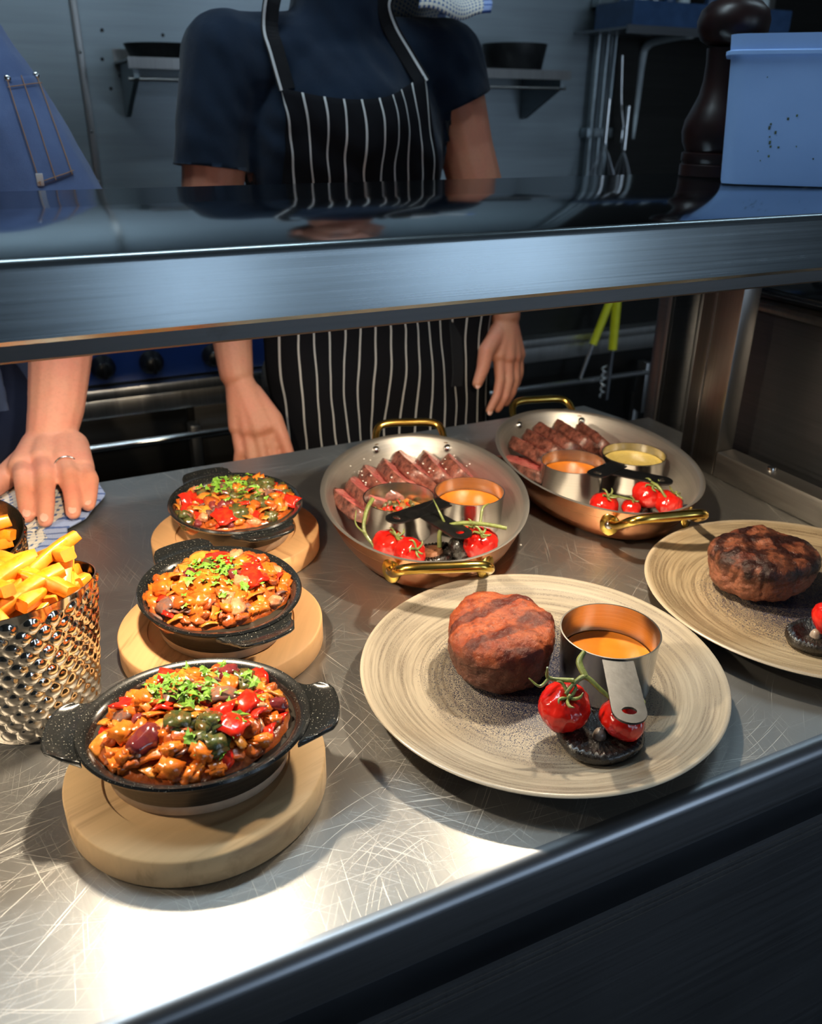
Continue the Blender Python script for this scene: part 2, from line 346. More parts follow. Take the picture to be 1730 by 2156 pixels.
# ------------------------------------------------------------------ object helpers
def mesh_obj(name, me, mat, parent=None, loc=None, smooth=True):
    o = bpy.data.objects.new(name, me); COL.objects.link(o)
    if mat is not None and not me.materials:
        for k in (mat if isinstance(mat, (list, tuple)) else [mat]): me.materials.append(MATS[k])
    if smooth: me.shade_smooth()
    if parent: o.parent = parent
    if loc is not None: o.location = loc
    return o
def from_bm(name, bm, mat, parent=None, loc=None, smooth=True, sharp=None):
    me = bpy.data.meshes.new(name); bmesh.ops.recalc_face_normals(bm, faces=bm.faces[:]); bm.to_mesh(me); bm.free()
    o = mesh_obj(name, me, mat, parent, loc, smooth)
    if sharp and smooth: me.set_sharp_from_angle(angle=R(sharp))
    return o
def thing(name, label, cat, loc=(0, 0, 0), rz=0.0, group=None):
    o = bpy.data.objects.new(name, None); COL.objects.link(o); o.empty_display_size = 0.05
    o.location = (loc[0], loc[1], loc[2]+Z0); o.rotation_euler = (0, 0, rz)
    return tag(o, label, cat, group)
def tag(o, label, cat, group=None, kind=None):
    o['label'] = label; o['category'] = cat
    if group: o['group'] = group
    if kind: o['kind'] = kind
    return o
def struct(o): o['kind'] = 'structure'; return o

def add_box(bm, lo, hi, bevel=0.0, seg=2, mtx=None):
    x0, y0, z0 = lo; x1, y1, z1 = hi
    vs = [bm.verts.new(v) for v in ((x0,y0,z0),(x1,y0,z0),(x1,y1,z0),(x0,y1,z0),(x0,y0,z1),(x1,y0,z1),(x1,y1,z1),(x0,y1,z1))]
    fs = [bm.faces.new([vs[i] for i in f]) for f in ((3,2,1,0),(4,5,6,7),(0,1,5,4),(1,2,6,5),(2,3,7,6),(3,0,4,7))]
    if bevel:
        es = list({e for f in fs for e in f.edges})
        r = bmesh.ops.bevel(bm, geom=es, offset=bevel, segments=seg, profile=0.5, affect='EDGES')
        vs = list({v for f in r['faces'] for v in f.verts} | {v for v in vs if v.is_valid})
    if mtx is not None:
        for v in vs:
            if v.is_valid: v.co = mtx @ v.co
def box(name, lo, hi, mat, parent=None, bevel=0.002, seg=2, loc=None):
    bm = bmesh.new(); add_box(bm, lo, hi, bevel, seg); return from_bm(name, bm, mat, parent, loc, True, 40)
def add_lathe(bm, prof, n=64, sx=1.0, sy=1.0, off=(0, 0, 0), closed=False):
    """rings of (r, z); r == 0 closes to a point"""
    rings = []
    for r, z in prof:
        if r <= 1e-7: rings.append([bm.verts.new((off[0], off[1], z+off[2]))])
        else: rings.append([bm.verts.new((off[0]+r*sx*math.cos(2*PI*i/n), off[1]+r*sy*math.sin(2*PI*i/n), z+off[2])) for i in range(n)])
    pairs = list(zip(rings, rings[1:]))
    if closed: pairs.append((rings[-1], rings[0]))
    for a, b in pairs:
        for i in range(n):
            j = (i+1) % n
            if len(a) == 1 and len(b) == 1: continue
            if len(a) == 1: bm.faces.new((a[0], b[j], b[i]))
            elif len(b) == 1: bm.faces.new((a[i], a[j], b[0]))
            else: bm.faces.new((a[i], a[j], b[j], b[i]))
    return rings
def lathe(name, prof, mat, parent=None, n=64, loc=None, sx=1.0, sy=1.0, sharp=50, closed=False):
    bm = bmesh.new(); add_lathe(bm, prof, n, sx, sy, closed=closed); return from_bm(name, bm, mat, parent, loc, True, sharp)
def smooth_path(pts, k=6):
    """Catmull-Rom through the points"""
    P = [Vector(p) for p in pts]; out = []
    for i in range(len(P)-1):
        p0 = P[i-1] if i else P[0]*2-P[1]; p1, p2 = P[i], P[i+1]; p3 = P[i+2] if i+2 < len(P) else P[-1]*2-P[-2]
        for j in range(k):
            t = j/k
            out.append(0.5*((2*p1)+(p2-p0)*t+(2*p0-5*p1+4*p2-p3)*t*t+(3*p1-p0-3*p2+p3)*t**3))
    out.append(P[-1]); return out
def add_tube(bm, path, rad, n=10, cap=True):
    """swept round tube; rad is a number or a list along the path"""
    P = [Vector(p) for p in path]; N = len(P)
    rr = rad if isinstance(rad, (list, tuple)) else [rad]*N
    if len(rr) != N: rr = [rr[int(i*(len(rr)-1)/(N-1))]*(1-((i*(len(rr)-1)/(N-1)) % 1))+rr[min(len(rr)-1, int(i*(len(rr)-1)/(N-1))+1)]*((i*(len(rr)-1)/(N-1)) % 1) for i in range(N)]
    t0 = (P[1]-P[0]).normalized(); a = Vector((0, 0, 1)) if abs(t0.z) < 0.9 else Vector((1, 0, 0))
    nrm = t0.cross(a).normalized(); rings = []
    for i in range(N):
        t = (P[min(i+1, N-1)]-P[max(i-1, 0)]).normalized()
        nrm = (nrm-t*nrm.dot(t)).normalized(); b = t.cross(nrm)
        rings.append([bm.verts.new(P[i]+(nrm*math.cos(2*PI*k/n)+b*math.sin(2*PI*k/n))*rr[i]) for k in range(n)])
    for a_, b_ in zip(rings, rings[1:]):
        for k in range(n): bm.faces.new((a_[k], a_[(k+1) % n], b_[(k+1) % n], b_[k]))
    if cap: bm.faces.new(rings[0][::-1]); bm.faces.new(rings[-1])
def tube(name, path, rad, mat, parent=None, n=10, smooth=0, loc=None):
    bm = bmesh.new(); add_tube(bm, smooth_path(path, smooth) if smooth else path, rad, n); return from_bm(name, bm, mat, parent, loc, True, 50)
def add_capsule(bm, p0, r0, p1, r1, n=16):
    p0, p1 = Vector(p0), Vector(p1); d = p1-p0; L = max(d.length, 1e-6); t = d/L
    path, rr = [], []
    for k in range(5):
        a = PI/2*(1-k/5); path.append(p0-t*r0*math.sin(a)); rr.append(max(r0*math.cos(a), r0*0.04))
    for k in range(5): path.append(p0+d*(k/4)); rr.append(r0+(r1-r0)*k/4)
    for k in range(1, 6):
        a = PI/2*k/5; path.append(p1+t*r1*math.sin(a)); rr.append(max(r1*math.cos(a), r1*0.04))
    q, q2 = [path[0]], [rr[0]]
    for p, r in zip(path[1:], rr[1:]):
        if (p-q[-1]).length > 1e-6: q.append(p); q2.append(r)
    add_tube(bm, q, q2, n)
def add_ell(bm, c, r, rot=None, sub=3):
    ret = bmesh.ops.create_icosphere(bm, subdivisions=sub, radius=1.0)
    m = Matrix.Translation(Vector(c)) @ (rot.to_4x4() if rot is not None else Matrix.Identity(4)) @ Matrix.Diagonal((*r, 1))
    for v in ret['verts']: v.co = m @ v.co
def remeshed(name, fill, voxel, mat, parent=None, smooth=6, loc=None, fac=0.5, deform=None):
    """union of overlapping closed shapes fused into one continuous skin"""
    bm = bmesh.new(); fill(bm); bmesh.ops.recalc_face_normals(bm, faces=bm.faces[:])
    me = bpy.data.meshes.new('tmp'); bm.to_mesh(me); bm.free()
    o = bpy.data.objects.new('tmp', me); COL.objects.link(o)
    md = o.modifiers.new('r', 'REMESH'); md.mode = 'VOXEL'; md.voxel_size = voxel; md.adaptivity = 0
    if smooth: ms = o.modifiers.new('s', 'SMOOTH'); ms.factor = fac; ms.iterations = smooth
    dg = bpy.context.evaluated_depsgraph_get(); res = bpy.data.meshes.new_from_object(o.evaluated_get(dg))
    bpy.data.objects.remove(o); bpy.data.meshes.remove(me)
    res.materials.clear(); res.name = name
    if deform:
        for v in res.vertices: v.co = deform(v.co)
    return mesh_obj(name, res, mat, parent, loc)
def nz(p, s, seed=0.0): return noise.noise(Vector((p[0]*s+seed, p[1]*s+seed*1.7, p[2]*s-seed*0.6)))
def fbm(p, s, seed=0.0): return nz(p, s, seed)+0.5*nz(p, s*2.1, seed+3)+0.25*nz(p, s*4.3, seed+7)
def copy_tree(o, parent=None):
    kids = list(o.children); c = o.copy(); COL.objects.link(c); c.parent = parent
    for k in kids: copy_tree(k, c)
    return c

# ================================================================== the room
def zb(lo, hi): return (lo[0], lo[1], lo[2]), (hi[0], hi[1], hi[2])
struct(box('floor', (-2.2, -2.8, -0.05), (4.2, 2.55, 0.0), 'floor_tile', bevel=0))
struct(box('ceiling', (-2.2, -2.8, 2.70), (4.2, 2.55, 2.75), 'ceiling_paint', bevel=0))
wb = struct(box('wall_back', (-2.2, 2.5, 0), (4.2, 2.55, 2.7), 'wall_steel', bevel=0))
struct(box('wall_left', (-2.25, -2.8, 0), (-2.2, 2.55, 2.7), 'plaster', bevel=0))
struct(box('wall_right', (4.2, -2.8, 0), (4.25, 2.55, 2.7), 'plaster', bevel=0))
bm = bmesh.new()
for x0, x1 in ((-2.2, 0.45), (1.05, 1.73), (2.87, 4.2)): add_box(bm, (x0, -2.85, 0), (x1, -2.8, 2.7))
for x0, x1 in ((0.45, 1.05), (1.73, 2.87)):
    add_box(bm, (x0, -2.85, 0), (x1, -2.8, 0.25)); add_box(bm, (x0, -2.85, 2.25), (x1, -2.8, 2.7))
struct(from_bm('wall_front', bm, 'plaster', smooth=False))
for k, (x0, x1) in enumerate(((0.45, 1.05), (1.73, 2.87))):
    wn = bpy.data.objects.new('window_%d' % (k+1), None); COL.objects.link(wn); wn.location = ((x0+x1)/2, -2.82, 0.25); struct(wn)
    hw = (x1-x0)/2
    bm = bmesh.new()
    add_box(bm, (-hw, -0.03, 0), (-hw+0.04, 0.03, 2.0)); add_box(bm, (hw-0.04, -0.03, 0), (hw, 0.03, 2.0))
    add_box(bm, (-hw+0.04, -0.03, 0), (hw-0.04, 0.03, 0.04)); add_box(bm, (-hw+0.04, -0.03, 1.96), (hw-0.04, 0.03, 2.0))
    from_bm('window_frame', bm, 'window_frame_paint', wn, smooth=False)
    box('pane', (-hw+0.04, -0.004, 0.04), (hw-0.04, 0.004, 1.96), 'window_glass', wn, bevel=0)
    box('daylight', (-hw+0.04, -0.024, 0.04), (hw-0.04, -0.016, 1.96), 'sky_glow', wn, bevel=0)
for x, lab in ((0.1, 'added unseen cool fill strip under the ceiling above the left cook'), (2.0, 'added unseen cool fill strip under the ceiling over the dark corner')):
    t = thing('fill_strip_lamp', lab, 'ceiling light', (x, 0.95, 1.715), 0, 'added fill strips')  # unseen housing and glow made up for the added fill lights
    box('fill_strip_body', (-0.6, -0.07, 0.04), (0.6, 0.07, 0.085), 'white_paint', t)
    box('fill_strip_diffuser', (-0.57, -0.055, 0.02), (0.57, 0.055, 0.04), 'fill_strip_glow', t)

# vertical cover strip over the joint in the steel wall cladding, small drill holes beside it
t = thing('wall_joint_strip', 'narrow steel cover strip down the wall cladding left of the pan shelf', 'wall trim', (0.282, 2.497, -0.9))
box('strip', (-0.009, -0.006, 0), (0.009, 0.003, 2.65), 'brushed_steel', t)
for z in (0.35, 0.75, 1.15, 1.27, 1.45, 1.7): lathe('rivet', [(0, 0), (0.004, 0), (0.003, 0.002), (0, 0.003)], 'chrome', t, 10, (0, -0.006, z)).rotation_euler = (R(90), 0, 0)
for x, z in ((0.342, 0.600), (0.333, 0.536), (0.372, 0.500), (0.345, 0.470), (0.490, 0.595)):
    o = lathe('drill_hole', [(0, 0.0), (0.0045, 0.0), (0.0045, 0.0015), (0.0028, 0.0008), (0, 0.0006)], 'black_plastic', wb, 10); o.location = (x, 2.4995, Z0+z); o.rotation_euler = (R(90), 0, 0)

# wall shelf with frying pans
t = thing('wall_shelf', 'steel wall shelf holding black pans behind the middle cook', 'shelf', (0.36, 2.5, 0.49))
bm = bmesh.new(); add_box(bm, (0, -0.22, 0.036), (1.245, -0.001, 0.041)); add_box(bm, (0, -0.222, 0.020), (1.245, -0.217, 0.044)); add_box(bm, (0, -0.004, 0.041), (1.245, -0.001, 0.07))
from_bm('shelf_board', bm, 'brushed_steel', t, smooth=False)
tube('lower_rail', [(0.0, -0.20, -0.002), (1.245, -0.20, -0.002)], 0.0045, 'brushed_steel', t)
for x in (0.012, 1.22):
    bm = bmesh.new(); v = [bm.verts.new(p) for p in ((x, -0.001, 0.036), (x, -0.001, -0.085), (x, -0.02, -0.085), (x, -0.21, 0.0), (x, -0.21, 0.036))]
    f = bm.faces.new(v); r = bmesh.ops.extrude_face_region(bm, geom=[f])
    for q in r['geom']:
        if isinstance(q, bmesh.types.BMVert): q.co.x += 0.012
    from_bm('bracket', bm, 'wall_steel', t, smooth=False)
def fry_pan(label, loc, rz, r, h, handle, tilt=0.0):
    t = thing('frying_pan', label, 'pan', loc, rz, 'pans on the wall shelf'); t.rotation_euler = (0, tilt, rz)
    lathe('pan_body', [(0, 0), (r*0.8, 0), (r*0.86, 0.004), (r, h), (r-0.003, h), (r*0.83, 0.007), (0, 0.005)], 'cast_iron', t, 48)
    if handle:
        tube('handle', [(r-0.004, 0, h-0.006), (r+0.05, 0, h+0.004), (r+0.15, 0, h+0.016)], [0.007, 0.008, 0.010], 'cast_iron', t, 10, 5)
    return t
fry_pan('shallow black frying pan at the left end of the wall shelf', (0.470, 2.375, 0.532), R(10), 0.100, 0.034, False)
fry_pan('small black frying pan leaning beside the cook on the wall shelf', (0.685, 2.39, 0.532), R(0), 0.095, 0.042, True)
fry_pan('deep black pot on the right end of the wall shelf', (1.475, 2.385, 0.532), 0, 0.095, 0.07, False)
fry_pan('flat black pan half hidden behind the cook on the wall shelf', (1.262, 2.385, 0.532), R(180), 0.10, 0.035, False)

# pipe run, hanging whisks, upper shelf with bracket and blue trays
t = thing('pipe_run', 'grey vertical water pipes on the wall right of the pan shelf', 'pipe', (1.87, 2.47, -0.9))
for x, r in ((-0.035, 0.012), (0.0, 0.009), (0.032, 0.007)): tube('pipe', [(x, 0, 0.90), (x, 0, 2.6)], r, 'wall_steel', t)
for z in (1.25, 1.62): box('clip', (-0.055, -0.012, z), (0.048, 0.028, z+0.03), 'wall_steel', t)
def whisk(label, loc, rz, L, rb):
    t = thing('hanging_whisk', label, 'whisk', loc, rz, 'whisks hanging on the pipes')
    tube('handle', [(0, 0, 0.0), (0, 0, 0.13)], 0.008, 'chrome', t)
    for k in range(5):
        a = PI*k/5; q = [(0, 0, 0.0), (rb*0.5*math.cos(a), rb*0.5*math.sin(a), -L*0.3), (rb*math.cos(a), rb*math.sin(a), -L*0.75), (0, 0, -L), (-rb*math.cos(a), -rb*math.sin(a), -L*0.75), (-rb*0.5*math.cos(a), -rb*0.5*math.sin(a), -L*0.3), (0, 0, 0)]
        tube('wire', q, 0.0016, 'dark_steel', t, 6, 5)
whisk('large balloon whisk hanging below the pipe clip', (1.845, 2.40, 0.335), 0.2, 0.20, 0.055)
whisk('smaller whisk hanging beside the large balloon whisk', (1.925, 2.40, 0.315), 0.5, 0.17, 0.04)
t = thing('hanging_ladle', 'thin steel ladle hanging from the upper shelf beside the bracket', 'ladle', (1.945, 2.44, 0.36))
tube('handle', [(-0.035, 0, 0.23), (-0.02, 0, 0.10), (0, 0, 0.02)], 0.004, 'chrome', t, 8, 4); box('hook_end', (-0.006, -0.004, -0.025), (0.006, 0.004, 0.022), 'chrome', t)
t = thing('upper_wall_shelf', 'dark steel upper shelf carried by a pale angled bracket', 'shelf', (1.76, 2.5, 0.645))
bm = bmesh.new(); add_box(bm, (0, -0.26, 0.0), (1.3, -0.001, 0.006)); add_box(bm, (0, -0.264, -0.012), (1.3, -0.258, 0.010)); from_bm('shelf_board', bm, 'dark_steel', t, smooth=False)
for x in (0.27, 1.15):
    bm = bmesh.new()
    add_tube(bm, smooth_path([(x, -0.008, -0.30), (x, -0.010, -0.20), (x, -0.012, -0.06), (x, -0.03, -0.022), (x, -0.10, -0.010), (x, -0.24, -0.008)], 4), [0.007, 0.010, 0.013, 0.014, 0.011, 0.006], 8)
    from_bm('bracket', bm, 'white_paint', t)
for k, (x, lab) in enumerate(((1.95, 'dark blue tray with clear bottles left on the upper shelf'), (2.28, 'dark blue tray behind the pepper mill on the upper shelf'))):
    t = thing('storage_tray', lab, 'tray', (x, 2.36, 0.652), 0, 'trays on the upper shelf')
    bm = bmesh.new(); add_box(bm, (-0.15, -0.09, 0), (0.15, 0.09, 0.006)); add_box(bm, (-0.15, -0.09, 0.006), (0.15, -0.082, 0.07)); add_box(bm, (-0.15, 0.082, 0.006), (0.15, 0.09, 0.07)); add_box(bm, (-0.15, -0.082, 0.006), (-0.142, 0.082, 0.07)); add_box(bm, (0.142, -0.082, 0.006), (0.15, 0.082, 0.07))
    from_bm('tray_body', bm, 'tray_blue', t, smooth=False)
    for i in range(5): lathe('bottle', [(0, 0.006), (0.02, 0.006), (0.02, 0.10), (0.009, 0.12), (0.009, 0.14), (0, 0.14)], ('tray_blue', 'white_paint', 'dark_steel')[i % 3], t, 16, (-0.11+i*0.055, 0.0, 0))
struct(box('wall_darkening_sheet', (1.93, 2.488, 0.95), (4.2, 2.5, 2.7), 'range_steel', bevel=0))  # dark sheet added to darken the right part of the back wall
struct(box('trim_1', (2.50, 2.47, 1.0), (2.56, 2.5, 2.7), 'brushed_steel'))

# ------------------------------------------------------------------ cooking range behind the cooks
t = thing('cooking_range', 'steel cooking range with a blue control panel behind the cooks', 'cooker', (0.0, 1.95, -0.9))
box('range_body', (-1.3, 0.012, 0.05), (2.15, 0.53, 0.88), 'range_steel', t, 0.004)
box('control_panel', (-1.3, -0.008, 0.765), (0.62, 0.012, 0.885), 'blue_enamel', t, 0.003)
box('fascia_edge', (-1.3, -0.035, 0.735), (2.15, 0.012, 0.760), 'bright_steel', t, 0.004)
box('fascia', (-1.3, -0.022, 0.690), (2.15, 0.012, 0.733), 'bright_steel', t, 0.003)
box('door_panel', (-1.3, -0.006, 0.12), (0.345, 0.012, 0.685), 'range_steel', t, 0.003)
box('door_panel', (0.362, -0.006, 0.12), (1.30, 0.012, 0.685), 'range_steel', t, 0.003)
tube('hand_rail', [(-1.3, -0.055, 0.640), (2.1, -0.055, 0.625)], 0.009, 'chrome', t)
for x in (0.352, 1.02, 1.70): box('rail_post', (x-0.011, -0.060, 0.50), (x+0.011, -0.018, 0.655), 'brushed_steel', t); box('rail_stay', (x-0.009, -0.025, 0.15), (x+0.009, -0.007, 0.55), 'brushed_steel', t)
for x in (-0.22, 0.03, 0.172, 0.278, 0.42):
    k = lathe('knob', [(0, 0.0), (0.027, 0.0), (0.027, 0.010), (0.020, 0.016), (0.019, 0.032), (0.015, 0.036), (0, 0.036)], 'black_plastic', t, 24, (x, -0.008, 0.805)); k.rotation_euler = (R(90), 0, 0)
    b = box('grip', (-0.004, -0.018, 0.030), (0.004, 0.018, 0.045), 'black_plastic', k, 0.001)
t = thing('long_tongs', 'steel tongs with bright yellow handle grips hanging on the range rail', 'tongs', (1.53, 1.872, -0.20))
tube('grip', [(0.004, 0, 0.17), (0.008, 0, 0.018)], 0.0125, 'yellow_plastic', t, 12)
tube('grip', [(-0.008, 0.01, 0.16), (-0.052, 0.014, 0.035)], 0.011, 'yellow_plastic', t, 12)
tube('arm', [(0.008, 0, 0.02), (0.006, 0, -0.13)], 0.006, 'dark_steel', t); tube('arm', [(-0.052, 0.014, 0.036), (-0.085, 0.014, -0.06)], 0.006, 'dark_steel', t)
bm = bmesh.new(); add_tube(bm, [(-0.012+0.008*math.cos(a*0.7), 0.008*math.sin(a*0.7), -0.03-0.0022*a) for a in range(42)], 0.0028, 6); from_bm('spring', bm, 'chrome', t)

# ================================================================== worktop, front edge and cabinet
CX0, CX1, CY0, CY1 = -0.85, 0.87, 0.318, 1.043
t = thing('pass_counter', 'long scratched stainless steel serving counter with a rounded front edge', 'counter', (0, 0, -0.9))
# profile of front edge (y, z) swept along x; worktop deck is its own part
def sweep_x(name, prof, x0, x1, mat, parent, closed=True):
    bm = bmesh.new(); a = [bm.verts.new((x0, y, z)) for y, z in prof]; b = [bm.verts.new((x1, y, z)) for y, z in prof]
    n = len(prof)
    for i in range(n if closed else n-1): bm.faces.new((a[i], a[(i+1) % n], b[(i+1) % n], b[i]))
    if closed: bm.faces.new(a[::-1]); bm.faces.new(b)
    return from_bm(name, bm, mat, parent, None, True, 30)
bm = bmesh.new()
poly = [(CX0, CY0), (CX1, CY0), (CX1, 0.955), (0.832, 0.955), (0.812, CY1), (CX0, CY1)]
vs = [bm.verts.new((x, y, 0.9)) for x, y in poly]; f = bm.faces.new(vs); r = bmesh.ops.extrude_face_region(bm, geom=[f])
for q in r['geom']:
    if isinstance(q, bmesh.types.BMVert): q.co.z -= 0.035
from_bm('worktop', bm, 'scratched_counter_steel', t, smooth=False)
prof = [(CY0, 0.9)]+[(CY0-0.003-0.009*math.sin(R(a)), 0.893+0.007+0.0-0.009*(1-math.cos(R(a)))) for a in (0, 20, 40, 60, 75, 90)]+[(0.306, 0.858), (0.318, 0.858)]
sweep_x('front_edge', prof, CX0, CX1, 'dark_steel', t)
box('recess_strip', (CX0, 0.322, 0.832), (CX1, 0.345, 0.858), 'dark_steel', t, 0)
sweep_x('ledge', [(0.303, 0.830), (0.322, 0.832), (0.345, 0.832), (0.345, 0.803), (0.306, 0.803), (0.303, 0.806)], CX0, CX1, 'dark_steel', t)
for i in range(3): box('ledge_groove', (CX0, 0.3015, 0.811+i*0.006), (CX1, 0.3035, 0.8125+i*0.006), 'brushed_steel', t, 0)
box('front_panel', (CX0, 0.316, 0.08), (CX1, 0.345, 0.803), 'dark_steel', t, 0)
box('plinth', (CX0, 0.36, 0.0), (CX1, 0.94, 0.08), 'black_plastic', t, 0)
box('back_panel', (CX0, 0.90, 0.08), (CX1, 0.925, 0.865), 'dark_steel', t, 0)

# ================================================================== overshelf (gantry) on its posts
SF, SB, ST, SBO = 0.52, 0.967, 0.3514, 0.3039
t = thing('gantry_shelf', 'polished stainless steel overshelf bridging the counter on steel posts', 'shelf', (0, 0, 0))
box('shelf_top', (-0.75, SF+0.006, ST-0.004), (1.5, SB, ST), 'shelf_steel', t, 0.0015)
e = [(SF+0.006, ST)]+[(SF+0.006-0.006*math.sin(R(a)), ST-0.006*(1-math.cos(R(a)))) for a in (20, 45, 70, 90)]+[(SF, SBO+0.003), (SF+0.003, SBO), (SF+0.018, SBO), (SF+0.018, SBO+0.003), (SF+0.004, SBO+0.004), (SF+0.004, ST-0.006), (SF+0.008, ST-0.004)]
sweep_x('front_face', e, -0.75, 1.5, 'shelf_edge_steel', t)
sweep_x('lower_lip', [(0.540, 0.320), (0.540, 0.2905), (0.5415, 0.289), (0.552, 0.289), (0.552, 0.291), (0.5425, 0.291), (0.5425, 0.320)], -0.75, 1.5, 'lip_steel', t)
box('lip_bracket', (-0.75, 0.5425, 0.318), (1.5, 0.575, 0.322), 'brushed_steel', t, 0)
box('rear_face', (-0.75, SB-0.004, SBO), (1.5, SB, ST-0.004), 'brushed_steel', t, 0)
box('under_tray', (-0.75, 0.575, 0.336), (1.5, SB-0.004, 0.340), 'worn_steel', t, 0)
for x0 in (0.790, -0.70):
    p = box('post', (x0, 0.735, 0.0), (x0+0.030, 0.800, 0.336), 'post_steel', t, 0.004)
    box('seam', (x0-0.0012, 0.775, 0.0), (x0+0.001, 0.778, 0.335), 'dark_steel', p, 0)
    b = box('base_channel', (x0, 0.42, 0.0005), (x0+0.030, 0.735, 0.035), 'worn_steel', t, 0.003)
    for y in (0.66, 0.50): lathe('bolt', [(0, 0.004), (0.005, 0.004), (0.006, 0), (0.006, -0.002)][::-1], 'chrome', b, 10, (x0+0.016, y, 0.035))
# heat lamps hidden behind the lip
for i, x in enumerate((-0.31, 0.064, 0.44)):
    t = thing('heat_lamp', ('bright bulb heat lamp under the overshelf beyond the chip tins', 'bright bulb heat lamp under the overshelf above the stew dishes', 'bright bulb heat lamp under the overshelf above the copper pans')[i], 'lamp', (x, 0.566, 0.295), 0, 'heat lamps under the overshelf')
    lathe('reflector', [(0.010, 0.040), (0.014, 0.040), (0.024, 0.020), (0.0235, 0.019), (0.0125, 0.037), (0.010, 0.038)], 'reflector', t, 24)
    lathe('socket', [(0, 0.041), (0.011, 0.041), (0.011, 0.028), (0, 0.028)], 'black_plastic', t, 16)
    lathe('bulb', [(0, 0.028), (0.007, 0.027), (0.010, 0.021), (0.008, 0.015), (0, 0.012)], 'bulb_glow', t, 16)
    l = bpy.data.lights.new('heat_lamp_light', 'SPOT'); l.energy = (5.0, 7.2, 7.2)[i]; l.color = (1.0, 0.83, 0.60); l.spot_size = R(165); l.spot_blend = 0.3; l.shadow_soft_size = 0.010
    o = bpy.data.objects.new('heat_lamp_light', l); COL.objects.link(o); o.parent = t; o.location = (0, 0, 0.006)

# tub and pepper mill on the overshelf
t = thing('plastic_tub', 'tall pale blue plastic tub standing on the overshelf', 'tub', (0.870, 0.768, ST+0.0008), R(-45))
def rrect(hx, hy, r, n=5):
    out = []
    for cx, cy, a0 in ((hx-r, hy-r, 0), (-hx+r, hy-r, 90), (-hx+r, -hy+r, 180), (hx-r, -hy+r, 270)):
        for k in range(n+1): a = R(a0+90*k/n); out.append((cx+r*math.cos(a), cy+r*math.sin(a)))
    return out
def loft(name, secs, mat, parent, loc=None):
    bm = bmesh.new(); rings = [[bm.verts.new((x, y, z)) for x, y in pts] for pts, z in secs]
    for a, b in zip(rings, rings[1:]):
        n = len(a)
        for i in range(n): bm.faces.new((a[i], a[(i+1) % n], b[(i+1) % n], b[i]))
    bm.faces.new(rings[0][::-1]); bm.faces.new(rings[-1])
    return from_bm(name, bm, mat, parent, loc, True, 35)
def tsec(g, r, z): return (rrect(0.080+g, 0.0425+g*0.8, r), z)
tb = loft('tub_body', [tsec(-.001, .016, 0), tsec(0, .016, .003), tsec(.0095, .018, .132), tsec(.0150, .020, .133), tsec(.0150, .020, .1365), tsec(.0110, .019, .138), tsec(.0125, .019, .153), tsec(.0100, .019, .153), tsec(.007, .018, .13), tsec(-.003, .014, .005)], 'tub_plastic', t)
rnd = random.Random(4)
for i in range(18):
    z = rnd.uniform(0.025, 0.12); x = rnd.uniform(-0.06, 0.06)
    if i < 8: x = -0.038+rnd.uniform(-0.010, 0.010); z = 0.026+i*0.005
    hy = 0.0425+0.0095*0.8*z/0.132
    s = rnd.uniform(0.0004, 0.0011); box('grime_spot', (x-s, -hy-0.0005, z-s*rnd.uniform(1, 3)), (x+s, -hy+0.0004, z+s), 'grime', tb, 0.0002)
t = thing('pepper_mill', 'dark polished wooden pepper mill beside the plastic tub on the overshelf', 'pepper mill', (0.877, 0.9085, ST+0.0008))
lathe('mill_base', [(0, 0), (0.0415, 0), (0.0415, 0.013), (0.0395, 0.0145), (0.0395, 0.0165), (0.0410, 0.018), (0.0410, 0.027), (0.038, 0.029), (0, 0.029)], 'mill_wood', t, 48)
lathe('mill_body', [(0, 0.029), (0.037, 0.029), (0.0425, 0.040), (0.0445, 0.052), (0.0425, 0.066), (0.036, 0.080), (0.0295, 0.095), (0.0265, 0.112), (0.0260, 0.132), (0.0275, 0.148), (0, 0.150)], 'mill_wood', t, 48)
lathe('mill_knob', [(0, 0.150), (0.0275, 0.151), (0.0360, 0.156), (0.0425, 0.166), (0.0435, 0.178), (0.040, 0.189), (0.030, 0.198), (0.012, 0.203), (0.006, 0.204), (0.007, 0.210), (0, 0.213)], 'mill_wood', t, 48)

# steel cabinet right of the posts, and the tall steel panels behind the counter end
t = thing('steel_chest', 'dark steel chest with a rimmed top standing right of the shelf posts', 'cabinet', (0.885, 0.05, -0.9))
box('chest_body', (0, 0, 0.0), (0.50, 0.80, 1.095), 'dark_steel', t, 0.004)
box('chest_rim', (-0.006, -0.01, 1.095), (0.51, 0.812, 1.108), 'brushed_steel', t, 0.005)
box('chest_lid', (0.012, 0.012, 1.108), (0.49, 0.79, 1.122), 'shelf_steel', t, 0.006)
tube('lid_handle', [(0.09, 0.50, 1.122), (0.09, 0.50, 1.140), (0.09, 0.68, 1.140), (0.09, 0.68, 1.122)], 0.006, 'chrome', t, 10)
t = thing('steel_upright', 'tall dark steel cabinet behind the far end of the counter', 'cabinet', (0.925, 1.0, -0.9))
box('side_panel', (0.0, 0.0, 0.0), (0.060, 0.03, 1.19), 'dark_steel', t, 0.004)
box('edge_strip', (-0.003, -0.004, 0.0), (0.005, 0.004, 1.19), 'brushed_steel', t, 0.002)
box('front_panel', (0.060, -0.012, 0.0), (0.26, 0.03, 1.19), 'brushed_steel', t, 0.004)

